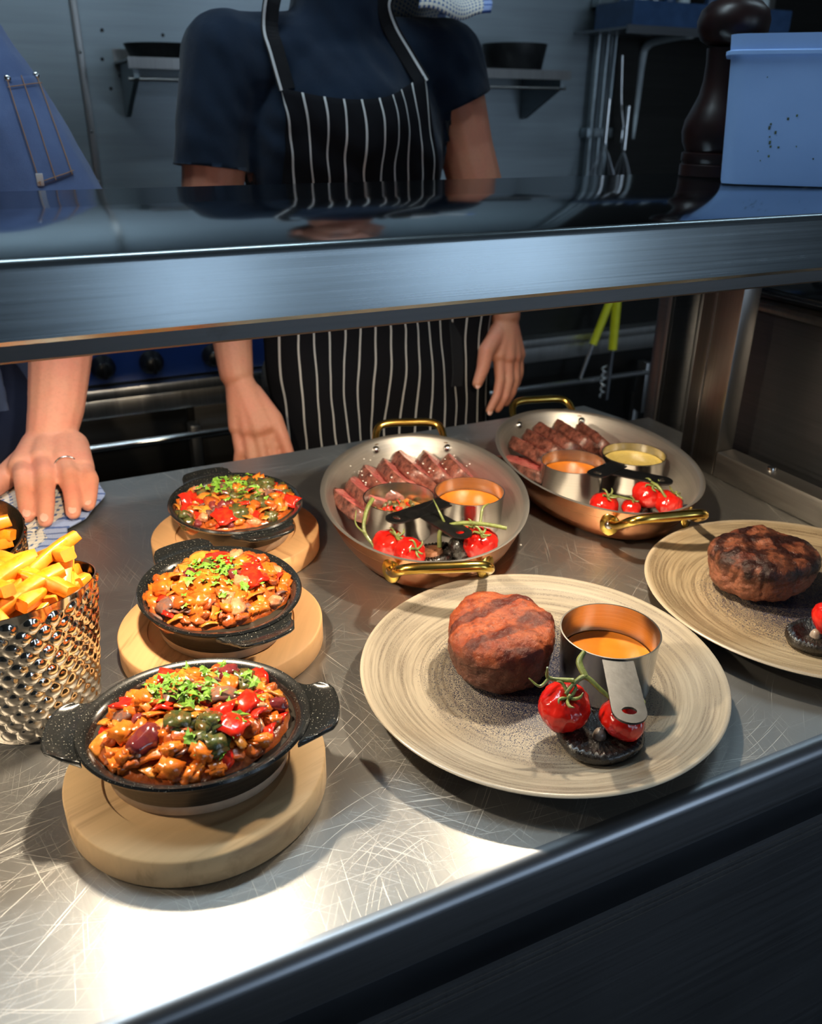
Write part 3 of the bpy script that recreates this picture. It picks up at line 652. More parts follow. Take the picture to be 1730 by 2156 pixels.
# ================================================================== crockery and boards
def board(label, loc, rz, mat):
    t = thing('wooden_board', label, 'board', loc, rz, 'round wooden boards under the stew dishes')
    prof = [(0, 0), (0.0865, 0), (0.0875, 0.0012), (0.0875, 0.0205), (0.0862, 0.022), (0.063, 0.022), (0.0625, 0.0205), (0, 0.0205)]
    lathe('board_disc', prof, mat, t, 96); return t
BZ = 0.0003
board('round pale wooden board under the nearest stew dish', (0.0635, 0.4645, BZ), 0.3, 'board_wood_a')
board('round reddish wooden board under the middle stew dish', (0.1218, 0.6300, BZ), 1.0, 'board_wood_b')
board('round wooden board under the farthest stew dish', (0.1790, 0.7965, BZ), 2.0, 'board_wood_b')

DA, DB = 1.0, 0.875           # oval of the dish
def stew_dish(label, loc, rz):
    t = thing('stew_dish', label, 'dish', loc, rz, 'black ear-handled dishes of stew')
    lathe('clay_foot', [(0, 0.0), (0.0580, 0.0), (0.0600, 0.0015), (0.0612, 0.0095), (0.055, 0.0095), (0, 0.004)], 'unglazed_clay', t, 72, sx=DA, sy=DB)
    lathe('dish_wall', [(0.0606, 0.0092), (0.0618, 0.0098), (0.0665, 0.0290), (0.0668, 0.0300), (0.055, 0.0300), (0.055, 0.0092)], 'ribbed_dark_glaze', t, 72, sx=DA, sy=DB)
    rim = lathe('rim', [(0.0655, 0.0285), (0.0700, 0.0300), (0.0755, 0.0330), (0.0772, 0.0355), (0.0760, 0.0372), (0.0725, 0.0366), (0.0680, 0.0335), (0.0645, 0.0270), (0.0600, 0.0120), (0.0560, 0.0090), (0, 0.0085), (0, 0.0075), (0.054, 0.0075)], 'black_speckled_glaze', t, 96, sx=DA, sy=DB)
    for s in (1, -1):
        bm = bmesh.new(); nu, nv = 12, 8; top, bot = [], []
        for i in range(nu+1):
            u = -1+2*i/nu; tr, br = [], []
            for j in range(nv+1):
                v = j/nv
                half = 0.030-0.003*v
                ang = u*half/0.070
                x0 = 0.0735*math.cos(ang)
                reach = 0.0235*(1-max(0, abs(u)-0.72)**2*4.5)
                x = x0+v*reach; y = u*(half+0.004*(1-v)**3)
                z = 0.0352+0.0045*v*v*0.6-0.0012*math.sin(v*PI)
                th = 0.0050-0.0015*v
                tr.append(bm.verts.new((s*x, y, z))); br.append(bm.verts.new((s*x, y, z-th)))
            top.append(tr); bot.append(br)
        for i in range(nu):
            for j in range(nv):
                bm.faces.new((top[i][j], top[i][j+1], top[i+1][j+1], top[i+1][j])); bm.faces.new((bot[i][j], bot[i+1][j], bot[i+1][j+1], bot[i][j+1]))
            bm.faces.new((top[i][nv], bot[i][nv], bot[i+1][nv], top[i+1][nv])); bm.faces.new((top[i][0], top[i+1][0], bot[i+1][0], bot[i][0]))
        for j in range(nv):
            bm.faces.new((top[0][j], bot[0][j], bot[0][j+1], top[0][j+1])); bm.faces.new((top[nu][j], top[nu][j+1], bot[nu][j+1], bot[nu][j]))
        o = from_bm('handle', bm, 'black_speckled_glaze', t)
        md = o.modifiers.new('round', 'BEVEL'); md.width = 0.0016; md.segments = 2; md.limit_method = 'ANGLE'; md.angle_limit = R(50)
    return t
D1 = (0.0655, 0.4650, 0.0215+BZ); D2 = (0.1222, 0.6270, 0.0215+BZ); D3 = (0.1800, 0.7930, 0.0215+BZ)
stew_dish('nearest black ear-handled dish filled with vegetable stew', D1, R(163))
stew_dish('middle black ear-handled dish filled with orange vegetable stew', D2, R(100))
stew_dish('farthest black ear-handled dish of stew nearest the cooks', D3, R(98))

# ---- stew: a saucy mound with vegetable pieces and chopped parsley
def lump(name, seed, dims, kind='round'):
    bm = bmesh.new()
    if kind == 'cube':
        bmesh.ops.create_cube(bm, size=2.0); bmesh.ops.bevel(bm, geom=bm.edges[:], offset=0.35, segments=2, affect='EDGES'); bmesh.ops.subdivide_edges(bm, edges=[e for e in bm.edges if e.calc_length() > 0.8], cuts=1, use_grid_fill=True)
    elif kind == 'slab':                                      # curved strip of pepper or onion
        n, k = 8, 4; top, bot = [], []
        for i in range(n+1):
            u = -1+2*i/n; tr, br = [], []
            for j in range(k+1):
                v = -1+2*j/k; wv = 1-0.25*abs(u)**3
                tr.append(bm.verts.new((u, v*wv, 0.55*(1-u*u)-0.15*v*v))); br.append(bm.verts.new((u*0.93, v*wv*0.95, 0.55*(1-u*u)-0.15*v*v-0.30)))
            top.append(tr); bot.append(br)
        for i in range(n):
            for j in range(k):
                bm.faces.new((top[i][j], top[i+1][j], top[i+1][j+1], top[i][j+1])); bm.faces.new((bot[i][j], bot[i][j+1], bot[i+1][j+1], bot[i+1][j]))
            bm.faces.new((top[i][0], bot[i][0], bot[i+1][0], top[i+1][0])); bm.faces.new((top[i][k], top[i+1][k], bot[i+1][k], bot[i][k]))
        for j in range(k):
            bm.faces.new((top[0][j], top[0][j+1], bot[0][j+1], bot[0][j])); bm.faces.new((top[n][j], bot[n][j], bot[n][j+1], top[n][j+1]))
    else: bmesh.ops.create_icosphere(bm, subdivisions=3, radius=1.0)
    for v in bm.verts:
        d = 1+0.34*nz(v.co, 1.2, seed)+0.20*nz(v.co, 2.9, seed+5)+0.08*nz(v.co, 6.0, seed+9)
        v.co = Vector((v.co.x*dims[0], v.co.y*dims[1], v.co.z*dims[2]))*d
    bmesh.ops.recalc_face_normals(bm, faces=bm.faces[:])
    me = bpy.data.meshes.new(name); bm.to_mesh(me); bm.free(); me.shade_smooth(); return me
LUMPS = {}
def kindset(key, mat, n, dims, kind):
    out = []
    for i in range(n):
        me = lump(key, 11*i+len(key)*3.1, tuple(d*(0.85+0.3*((i*37) % 10)/10) for d in dims), kind); me.materials.append(MATS[mat]); out.append(me)
    LUMPS[key] = out
kindset('squash_piece', 'stew_orange', 4, (0.0095, 0.0075, 0.006), 'cube')
kindset('carrot_strip', 'stew_orange', 3, (0.0110, 0.0045, 0.0035), 'slab')
kindset('onion_piece', 'stew_amber', 4, (0.0105, 0.0065, 0.0055), 'slab')
kindset('red_pepper_piece', 'pepper_red', 4, (0.0095, 0.0075, 0.0060), 'slab')
kindset('courgette_piece', 'courgette_green', 3, (0.0095, 0.0075, 0.0065), 'cube')
kindset('aubergine_piece', 'aubergine', 3, (0.0095, 0.0065, 0.0050), 'slab')
kindset('kidney_bean', 'kidney_bean', 2, (0.0085, 0.0055, 0.0055), 'round')
kindset('pale_bean', 'onion_pink', 2, (0.0100, 0.0060, 0.0055), 'round')
kindset('sauce_clump', 'stew_sauce', 4, (0.0085, 0.0080, 0.0050), 'round')
PARS = []
for i in range(5):
    bm = bmesh.new(); rr = random.Random(i); c0 = bm.verts.new((0, 0, 0.0006)); ring = []
    n = 11
    for k in range(n):
        a = 2*PI*k/n; r = (0.0036 if k % 2 else 0.0021)*rr.uniform(0.75, 1.2)*(1.35 if abs(math.cos(a)) > 0.8 else 0.8)
        ring.append(bm.verts.new((r*math.cos(a), r*math.sin(a), rr.uniform(-0.0006, 0.0012))))
    for k in range(n): bm.faces.new((c0, ring[k], ring[(k+1) % n]))
    me = bpy.data.meshes.new('parsley_flake'); bm.to_mesh(me); bm.free(); me.materials.append(MATS['parsley']); PARS.append(me)

def stew(label, loc, rz, seed, weights, heap, nchunk, pars_c, npars, feature=()):
    t = thing('vegetable_stew', label, 'stew', loc, rz, 'vegetable stews'); rnd = random.Random(seed)
    A, B = 0.0645*DA, 0.0645*DB
    def h(x, y):
        q = min(1.0, (x/A)**2+(y/B)**2); return 0.0292+heap*(1-q)**0.75+0.0022*fbm((x, y, 0), 95, seed)
    bm = bmesh.new(); n, m_ = 14, 56; rings = [[bm.verts.new((0, 0, h(0, 0)))]]
    for i in range(1, n+1):
        q = i/n; rings.append([bm.verts.new((A*q*math.cos(2*PI*k/m_), B*q*math.sin(2*PI*k/m_), h(A*q*math.cos(2*PI*k/m_), B*q*math.sin(2*PI*k/m_)))) for k in range(m_)])
    for k in range(m_): bm.faces.new((rings[0][0], rings[1][k], rings[1][(k+1) % m_]))
    for a, b in zip(rings[1:], rings[2:]):
        for k in range(m_): bm.faces.new((a[k], b[k], b[(k+1) % m_], a[(k+1) % m_]))
    low = [bm.verts.new((v.co.x*0.84, v.co.y*0.84, 0.012)) for v in rings[-1]]
    for k in range(m_): bm.faces.new((rings[-1][k], low[k], low[(k+1) % m_], rings[-1][(k+1) % m_]))
    bm.faces.new(low[::-1])
    from_bm('sauce_mound', bm, 'stew_sauce', t)
    keys, ws = zip(*weights.items())
    placed = []
    def put(key, x, y, dz, rot, s=1.0):
        o = bpy.data.objects.new(key, rnd.choice(LUMPS[key])); COL.objects.link(o); o.parent = t
        o.location = (x, y, h(x, y)+dz); o.rotation_euler = rot; o.scale = (s, s, s); return o
    for key, x, y, dz, rot, s in feature: put(key, x, y, dz, rot, s); placed.append((x, y))
    for k in range(30):
        a = 2*PI*k/30+rnd.uniform(-0.08, 0.08); q = rnd.uniform(0.84, 0.92); x, y = A*q*math.cos(a), B*q*math.sin(a)
        put(rnd.choices(keys, ws)[0], x, y, rnd.uniform(-0.001, 0.002), (rnd.uniform(-0.5, 0.5), rnd.uniform(-0.5, 0.5), a+PI/2+rnd.uniform(-0.5, 0.5)), rnd.uniform(0.62, 0.85)); placed.append((x, y))
    tries = 0
    while len(placed) < nchunk and tries < 4000:
        tries += 1
        a = rnd.uniform(0, 2*PI); q = math.sqrt(rnd.random())*0.91; x, y = A*q*math.cos(a), B*q*math.sin(a)
        if any((x-p[0])**2+(y-p[1])**2 < 0.0063**2 for p in placed): continue
        key = rnd.choices(keys, ws)[0]; placed.append((x, y))
        put(key, x, y, rnd.uniform(-0.0005, 0.0045), (rnd.uniform(-0.6, 0.6), rnd.uniform(-0.6, 0.6), rnd.uniform(0, 6.28)), rnd.uniform(0.66, 1.0))
    for i in range(npars):
        cx, cy, sp = pars_c[i % len(pars_c)]
        x = cx+rnd.gauss(0, sp); y = cy+rnd.gauss(0, sp)
        if (x/A)**2+(y/B)**2 > 0.85: continue
        o = bpy.data.objects.new('parsley_flake', rnd.choice(PARS)); COL.objects.link(o); o.parent = t
        s = rnd.uniform(0.7, 1.55); o.scale = (s, s, s)
        o.location = (x, y, h(x, y)+0.0078+rnd.uniform(-0.001, 0.003)); o.rotation_euler = (rnd.uniform(-0.6, 0.6), rnd.uniform(-0.6, 0.6), rnd.uniform(0, 6.28))
    return t
W1 = dict(squash_piece=4, carrot_strip=2, onion_piece=5, red_pepper_piece=1.3, courgette_piece=0.7, aubergine_piece=0.9, kidney_bean=0.4, pale_bean=0.5, sauce_clump=5)
W2 = dict(squash_piece=5, carrot_strip=1, onion_piece=3, red_pepper_piece=1.0, courgette_piece=0.3, aubergine_piece=0.7, kidney_bean=0.5, pale_bean=1, sauce_clump=4)
W3 = dict(squash_piece=3, carrot_strip=1, onion_piece=3, red_pepper_piece=2.6, courgette_piece=2.2, aubergine_piece=1.4, kidney_bean=1.4, pale_bean=1, sauce_clump=2)
stew('chunky vegetable stew with dark green courgette and parsley in the nearest dish', D1, R(0), 3, W1, 0.017, 150, [(-0.004, 0.000, 0.008), (0.006, 0.018, 0.013), (-0.016, 0.022, 0.009), (0.01, -0.02, 0.02)], 84,
     [('courgette_piece', -0.012, -0.018, 0.004, (0.2, 0.1, -0.4), 1.25), ('courgette_piece', 0.006, -0.026, 0.004, (0.1, 0.3, 0.5), 1.1), ('courgette_piece', 0.004, -0.040, 0.003, (0.3, 0.1, 0.1), 1.1),
      ('red_pepper_piece', 0.020, -0.030, 0.005, (0.2, 0.2, 0.8), 1.2), ('red_pepper_piece', 0.030, -0.016, 0.006, (0.3, -0.3, 0.3), 1.1), ('kidney_bean', -0.034, -0.020, 0.004, (0, 0, 0.6), 1.5),
      ('aubergine_piece', 0.018, -0.002, 0.006, (0, 0, -0.3), 1.2), ('red_pepper_piece', -0.010, 0.036, 0.008, (0.4, 0, 1.2), 1.1), ('kidney_bean', 0.030, 0.026, 0.006, (0, 0, 0.4), 1.2)])
stew('orange vegetable stew with red peppers in the middle dish', D2, R(0), 8, W2, 0.015, 150, [(-0.006, 0.014, 0.010), (0.004, 0.0, 0.014), (0.0, -0.02, 0.018)], 70,
     [('red_pepper_piece', 0.008, 0.026, 0.006, (0.1, 0.1, 0.3), 1.4), ('red_pepper_piece', 0.030, 0.002, 0.006, (0.2, 0.3, 1.2), 1.4), ('red_pepper_piece', 0.034, 0.020, 0.005, (0.2, 0.4, 0.9), 1.2), ('red_pepper_piece', 0.028, -0.016, 0.006, (0.2, 0.2, 0.5), 1.3),
      ('pale_bean', 0.024, 0.030, 0.006, (0, 0, 1.0), 1.2), ('onion_piece', -0.004, 0.042, 0.007, (0.2, 0, 0.2), 1.3)])
stew('mixed vegetable stew with green and red pieces in the farthest dish', D3, R(0), 21, W3, 0.014, 144, [(0.006, -0.006, 0.012), (-0.01, 0.02, 0.016), (0.01, 0.02, 0.016)], 56,
     [('red_pepper_piece', -0.018, -0.040, 0.005, (0.4, 0.1, 0.4), 1.4), ('red_pepper_piece', -0.044, 0.010, 0.006, (0.9, 0.2, 0.4), 1.2), ('courgette_piece', 0.036, 0.010, 0.006, (0.2, 0.1, 0.4), 1.1), ('aubergine_piece', -0.004, 0.010, 0.006, (0.3, 0, 1.2), 1.3)])

# ------------------------------------------------------------------ plates
def plate(label, loc, rz, mat):
    t = thing('dinner_plate', label, 'plate', loc, rz, 'stoneware plates')
    lathe('plate_body', [(0, 0.003), (0.070, 0.003), (0.074, 0.0), (0.080, 0.0), (0.084, 0.004), (0.110, 0.0085), (0.132, 0.0150), (0.1450, 0.0205), (0.1464, 0.0220), (0.1454, 0.0232), (0.1430, 0.0228), (0.131, 0.0178), (0.112, 0.0118), (0.095, 0.0094), (0.05, 0.0085), (0, 0.0085)], mat, t, 128, sharp=60)
    return t
PL1 = (0.3395, 0.4574, 0.0003); PL2 = (0.6330, 0.4544, 0.0003)
plate('grey-beige ringed plate holding a steak beside a cup of sauce', PL1, 0.4, 'stoneware_plate_a')
plate('tan ringed plate at the right edge holding a dark grilled steak', PL2, 2.1, 'stoneware_plate_b')

def steak(label, loc, rz, rx, ry, hgt, mat, seed):
    t = thing('fillet_steak', label, 'steak', loc, rz, 'thick fillet steaks')
    bm = bmesh.new(); bmesh.ops.create_icosphere(bm, subdivisions=6, radius=1.0)
    for v in bm.verts:
        p = v.co.copy(); r = math.hypot(p.x, p.y)
        # super-ellipsoid: flat top and bottom, bulging side
        k = (abs(r)**4.2+abs(p.z)**4.2)**(-1/4.2); p *= k
        q = Vector((p.x*rx*(1+0.07*p.z), p.y*ry*(1+0.07*p.z), p.z*hgt/2))
        nvec = v.co.normalized()
        d = 0.0058*nz((q.x, q.y, q.z*0.5), 20, seed)+0.0020*fbm((q.x, q.y, q.z*0.6), 60, seed+2)+0.0011*fbm(q, 170, seed+5)
        crack = -0.0022*max(0, 0.10-abs(nz((q.x, q.y, q.z*0.25), 26, seed+9)))/0.10*(1-abs(nvec.z))
        q += nvec*(d+crack); q.z += 0.0025*nz((q.x, q.y, 0), 45, seed+4) if nvec.z > 0.3 else 0
        v.co = q+Vector((0, 0, hgt/2))
    mz = min(v.co.z for v in bm.verts)
    for v in bm.verts: v.co.z = max(0.0, v.co.z-mz-0.002)
    o = from_bm('meat', bm, mat, t)
    return t
steak('thick reddish seared fillet steak on the near plate', (0.316, 0.485, 0.0093), 0.5, 0.047, 0.043, 0.050, 'steak_seared', 2.0)
steak('dark cross-grilled fillet steak on the right-hand plate', (0.6115, 0.4900, 0.0093), -0.2, 0.0480, 0.045, 0.046, 'steak_charred', 6.0)

# ------------------------------------------------------------------ measuring cups with sauce
CUP_R, CUP_H = 0.0385, 0.0445
def cup(label, loc, rz, r=CUP_R, hgt=CUP_H, reach=0.066, drop=0.004, lift=0.0, worn=False):
    t = thing('measuring_cup', label, 'measuring cup', loc, rz, 'steel measuring cups')
    lathe('cup_body', [(0, 0), (r*0.86, 0), (r*0.91, 0.002), (r*0.93, 0.005), (r, hgt-0.0008), (r+0.0006, hgt), (r-0.0006, hgt), (r*0.93-0.001, 0.006), (r*0.88, 0.0022), (0, 0.0016)], 'cup_steel', t, 72, sharp=70)
    bm = bmesh.new(); nu = 22; th = 0.0018; L = reach; w0, w1 = 0.0115, 0.0120
    hc, hr = L-0.012, 0.0042
    # flat bar with rounded end and a punched hole: outline ring bridged to hole ring
    out = []
    for k in range(nu):
        a = -PI/2+PI*k/(nu-1); out.append((L-w1+w1*math.cos(a)*1.0, w1*math.sin(a)))
    out += [(0.0, w0), (-0.0, -w0)]
    hole = [(hc+hr*0.9*math.cos(a), hr*1.25*math.sin(a)) for a in [2*PI*k/18 for k in range(18)]]
    def zz(x): return hgt-0.0012-drop*(x/L)+lift*(x/L)
    for s in (0, 1):
        pass
    ov = [[bm.verts.new((x+r, y, zz(x)+dz)) for x, y in out] for dz in (0, -th)]; hv = [[bm.verts.new((x+r, y, zz(x)+dz)) for x, y in hole] for dz in (0, -th)]
    for lv in (0, 1):
        es = [bm.edges.new((a[i], a[(i+1) % len(a)])) for a in (ov[lv], hv[lv]) for i in range(len(a))]
        bmesh.ops.triangle_fill(bm, use_beauty=True, edges=es)
    for a in (ov, hv):
        n = len(a[0])
        for i in range(n): bm.faces.new((a[0][i], a[0][(i+1) % n], a[1][(i+1) % n], a[1][i]))
    h = from_bm('handle', bm, 'handle_steel', t, smooth=False)
    return t
def sauce(label, name, loc, lvl, mat, r=CUP_R, hgt=CUP_H, bits=None):
    rr = r*0.93-0.0012+(r*0.07)*(lvl-0.005)/hgt
    t = thing(name, label, 'sauce', loc, 0)
    lathe('sauce_pool', [(0, 0.0022), (r*0.86, 0.003), (rr-0.0004, lvl+0.0006), (rr-0.002, lvl), (rr*0.5, lvl-0.0003), (0, lvl-0.0003)], mat, t, 48)
    if bits:
        rnd = random.Random(5)
        for i in range(34):
            a = rnd.uniform(0, 6.28); q = math.sqrt(rnd.random())*rr*0.85
            key = rnd.choice(bits); o = bpy.data.objects.new('salsa_piece', rnd.choice(LUMPS[key])); COL.objects.link(o); o.parent = t
            o.location = (q*math.cos(a), q*math.sin(a), lvl+0.0015); s = rnd.uniform(0.22, 0.42); o.scale = (s, s, s); o.rotation_euler = (rnd.uniform(0, 6), rnd.uniform(0, 6), rnd.uniform(0, 6))
    return t
C1 = (0.3815, 0.4285, 0.0098)
cup('steel measuring cup of orange sauce on the near plate', C1, R(240.5), hgt=0.052, reach=0.066, drop=0.004)
sauce('glossy orange sauce in the measuring cup on the near plate', 'orange_sauce', C1, 0.027, 'sauce_orange', hgt=0.052)

# ------------------------------------------------------------------ roasted tomatoes on the vine, mushrooms
def tomato_mesh(seed, rx, ry, rz_):
    bm = bmesh.new(); bmesh.ops.create_icosphere(bm, subdivisions=5, radius=1.0)
    for v in bm.verts:
        p = v.co.copy(); a = math.atan2(p.y, p.x); rr = math.hypot(p.x, p.y)
        wr = 0.020*math.sin(a*5+seed*2+2*nz(p, 1.2, seed))*rr+0.035*nz((p.x*2, p.y*2, p.z*0.6), 2.2, seed)+0.022*nz((p.x*3, p.y*3, p.z*0.7), 4.0, seed+2)
        dip = -0.20*math.exp(-(rr/0.28)**2)*(1 if p.z > 0 else 0)
        d = 1+wr+0.05*nz(p, 1.2, seed+4)
        v.co = Vector((p.x*rx*d, p.y*ry*d, (p.z*d+dip)*rz_))
    bmesh.ops.recalc_face_normals(bm, faces=bm.faces[:]); me = bpy.data.meshes.new('tomato'); bm.to_mesh(me); bm.free(); me.materials.append(MATS['tomato_red']); me.shade_smooth(); return me
def calyx(parent, loc, tilt, seed, s=1.0):
    rnd = random.Random(seed)
    bm = bmesh.new()
    for k in range(5):
        a = 2*PI*k/5+rnd.uniform(-0.25, 0.25); L = rnd.uniform(0.009, 0.014)*s; curl = rnd.uniform(-0.2, 0.9)
        path = [(0, 0, 0.001), (L*0.4*math.cos(a), L*0.4*math.sin(a), 0.0015+0.002*curl), (L*0.8*math.cos(a+0.2), L*0.8*math.sin(a+0.2), 0.002+0.005*curl), (L*math.cos(a+0.5), L*math.sin(a+0.5), 0.001+0.009*curl)]
        add_tube(bm, smooth_path([Vector(p)*1.0 for p in path], 3), [0.0009*s, 0.0014*s, 0.0012*s, 0.0003], 6)
    add_tube(bm, [(0, 0, -0.001), (0, 0, 0.006*s)], [0.0015*s, 0.0012*s], 6)
    o = from_bm('calyx', bm, 'vine_green', parent, loc); o.rotation_euler = tilt; return o
def tomatoes(label, loc, rz, toms, vine, seed):
    """toms: (x,y,z,r,tilt)   vine: list of (path, radius)"""
    t = thing('vine_tomatoes', label, 'tomatoes', loc, rz, 'roasted tomatoes on the vine')
    for i, (x, y, z, r, tilt) in enumerate(toms):
        me = tomato_mesh(seed+i*1.7, r*1.05, r, r*0.86); o = mesh_obj('tomato', me, None, t, (x, y, z)); o.rotation_euler = tilt
        calyx(o, (0, 0, r*0.70), (0, 0, 0.3*i), seed*10+i, r/0.018)
    for p, rad in vine: tube('vine', p, rad, 'vine_green', t, 8, 5)
    return t
def mushroom(label, loc, rz, rx, ry, mat2='mushroom_black', cap=False, tilt=(0, 0)):
    t = thing('grilled_mushroom', label, 'mushroom', loc, rz, 'blackened flat mushrooms'); t.rotation_euler = (tilt[0], tilt[1], rz)
    bm = bmesh.new(); n, m_ = 72, 8; rings = []
    for j in range(m_+1):
        q = j/m_; ring = []
        for k in range(n):
            a = 2*PI*k/n; wob = 1+0.05*math.sin(3*a+1)+0.03*math.sin(7*a)
            gill = 0.0022*(1 if k % 2 else -1)*min(1, q*1.6)*(1-0.6*q**6)
            z = 0.0085+0.004*q**2-0.003*(1-q)+gill if j < m_ else 0.0105
            ring.append(bm.verts.new((rx*q*wob*math.cos(a) if j else 0.002*math.cos(a), ry*q*wob*math.sin(a) if j else 0.002*math.sin(a), z)))
        rings.append(ring)
    for q, z in ((1.03, 0.006), (0.93, 0.001), (0.6, 0.0)):
        rings.append([bm.verts.new((rx*q*(1+0.05*math.sin(3*2*PI*k/n+1))*math.cos(2*PI*k/n), ry*q*(1+0.05*math.sin(3*2*PI*k/n+1))*math.sin(2*PI*k/n), z)) for k in range(n)])
    for a, b in zip(rings, rings[1:]):
        for k in range(n): bm.faces.new((a[k], a[(k+1) % n], b[(k+1) % n], b[k]))
    bm.faces.new(rings[0][::-1]); bm.faces.new(rings[-1])
    from_bm('gills', bm, 'mushroom_black', t)
    if cap: lathe('stalk', [(0, 0.006), (rx*0.45, 0.007), (rx*0.5, 0.010), (rx*0.42, 0.0135), (0, 0.0145)], 'mushroom_cap', t, 24)
    else: lathe('stalk', [(0, 0.004), (0.0055, 0.005), (0.0045, 0.010), (0.003, 0.0125), (0, 0.013)], 'mushroom_stalk', t, 16)
    return t
mushroom('blackened flat mushroom under the tomatoes on the near plate', (0.334, 0.372, 0.0102), R(-25), 0.031, 0.026)
T1 = (0.333, 0.375, 0.0)
tomatoes('pair of roasted vine tomatoes on the near plate before the sauce cup', T1, 0,
    [(-0.0185, 0.016, 0.0365, 0.0185, (0.4, -0.25, 0.2)), (0.014, -0.010, 0.0335, 0.0165, (0.35, 0.3, 0.8))],
    [([(-0.022, 0.012, 0.052), (-0.014, 0.014, 0.057), (-0.004, 0.014, 0.060), (0.003, 0.004, 0.053), (0.010, -0.006, 0.046)], [0.0013, 0.0016, 0.0021, 0.0018, 0.0014]),
     ([(-0.004, 0.014, 0.060), (-0.003, 0.024, 0.066), (0.004, 0.028, 0.071)], [0.0024, 0.0026, 0.0016]),
     ([(-0.014, 0.014, 0.060), (-0.027, 0.026, 0.058), (-0.031, 0.024, 0.070)], [0.0018, 0.0016, 0.0007]),
     ([(-0.027, 0.026, 0.058), (-0.036, 0.024, 0.055), (-0.042, 0.030, 0.060)], [0.0014, 0.0011, 0.0005])], 1.0)
mushroom('blackened mushroom at the right edge of the tan plate', (0.585, 0.398, 0.0102), R(10), 0.026, 0.022)
tomatoes('red roasted tomato at the right edge on the tan plate', (0.590, 0.393, 0.0), 0, [(0.004, -0.002, 0.0355, 0.018, (0.2, 0.2, 0.1))], [([(0.004, -0.002, 0.050), (0.010, 0.004, 0.060)], [0.0016, 0.0010])], 5.0)

# ------------------------------------------------------------------ oval copper pans
PA, PB, PH = 0.172, 0.1135, 0.050
def oval_pan(label, loc, ang):
    t = thing('copper_pan', label, 'pan', loc, ang, 'oval copper gratin pans')
    k = PB/PA
    def ov(prof, name, mat, n=120): return lathe(name, prof, mat, t, n, sx=1.0, sy=1.0)
    def oval(name, prof, mat):
        bm = bmesh.new(); n = 120; rings = []
        for off, z in prof:                      # off: inset from the rim outline
            rings.append([bm.verts.new(((PA-off)*math.cos(2*PI*i/n), (PB-off)*math.sin(2*PI*i/n), z)) for i in range(n)])
        for a, b in zip(rings, rings[1:]):
            for i in range(n): bm.faces.new((a[i], a[(i+1) % n], b[(i+1) % n], b[i]))
        bm.faces.new(rings[0] if name == 'copper_shell' else rings[-1])
        return from_bm(name, bm, mat, t, None, True, 60)
    oval('copper_shell', [(0.050, 0.0), (0.036, 0.0012), (0.024, 0.008), (0.014, 0.022), (0.006, 0.038), (0.0026, PH-0.0015), (0.0045, PH-0.0015)], 'copper')
    oval('steel_lining', [(0.0045, PH-0.003), (0.0015, PH-0.0012), (0.0, PH), (0.0030, PH+0.0002), (0.0065, PH-0.003), (0.0095, 0.038), (0.0175, 0.022), (0.0265, 0.0095), (0.037, 0.0035), (0.050, 0.0028)], 'pan_inside_steel')
    for s in (1, -1):
        bm = bmesh.new()
        hw, zr = 0.046, 0.036
        x0 = PA-0.005
        path = [(s*(x0-0.010), -hw, zr), (s*(x0+0.003), -hw+0.001, zr+0.004), (s*(x0+0.020), -hw+0.005, zr+0.016), (s*(x0+0.026), -hw*0.62, zr+0.021), (s*(x0+0.027), 0, zr+0.0215), (s*(x0+0.026), hw*0.62, zr+0.021), (s*(x0+0.020), hw-0.005, zr+0.016), (s*(x0+0.003), hw-0.001, zr+0.004), (s*(x0-0.010), hw, zr)]
        add_tube(bm, smooth_path(path, 5), [0.0042, 0.0046, 0.0050, 0.0052, 0.0052, 0.0052, 0.0050, 0.0046, 0.0042], 12)
        h = from_bm('handle', bm, 'brass', t)
        for sy in (-1, 1):
            y = sy*(hw-0.0005)
            xe = (PA-0.008)*math.sqrt(max(0, 1-(y/(PB-0.006))**2))+0.0025; ny = (y/PB**2); nx = (xe/PA**2); an = math.atan2(ny, nx)
            pl = lathe('fixing_plate', [(0, -0.002), (0.0135, -0.002), (0.0135, 0.0004), (0.012, 0.0016), (0, 0.0018)], 'brass', h, 24, (s*xe, y, zr-0.004), sx=0.75, sy=1.0)
            pl.rotation_euler = Matrix((( -math.sin(an)*0, 0, 0), (0, 0, 0), (0, 0, 0))).to_euler() if False else Vector((s*nx, ny, -0.0)).normalized().to_track_quat('Z', 'Y').to_euler()
            rv = lathe('rivet', [(0, -0.002), (0.0048, -0.002), (0.0048, 0.0012), (0.003, 0.0030), (0, 0.0036)], 'chrome', h, 16, Vector((s*xe, y, zr-0.004))+Vector((s*nx, ny, 0)).normalized()*0.0018)
            rv.rotation_euler = pl.rotation_euler
            xi = (PA-0.0105)*math.sqrt(max(0, 1-(y/(PB-0.010))**2))
            ri = lathe('rivet_head', [(0, -0.001), (0.0052, -0.001), (0.0046, 0.0022), (0.0026, 0.0040), (0, 0.0044)], 'chrome', t, 16, (s*(xi-0.0), y, zr+0.003))
            ri.rotation_euler = Vector((-s*nx, -ny, 0.0)).normalized().to_track_quat('Z', 'Y').to_euler()
    return t
PN1 = (0.3815, 0.7580, 0.0004); PN2 = (0.6160, 0.7625, 0.0004)
oval_pan('oval copper pan in the middle with pink steak slices and crossed cups', PN1, R(69.4))
oval_pan('oval copper pan farther right beside the shelf post', PN2, R(76.6))
FZ = 0.0034
ca = (0.349, 0.752, FZ); cb_ = (0.4265, 0.7335, FZ); cc = (0.583, 0.758, FZ); cdd = (0.6655, 0.7470, FZ)
cup('left steel measuring cup of green salsa in the middle copper pan', ca, R(284), reach=0.072, drop=0.003)
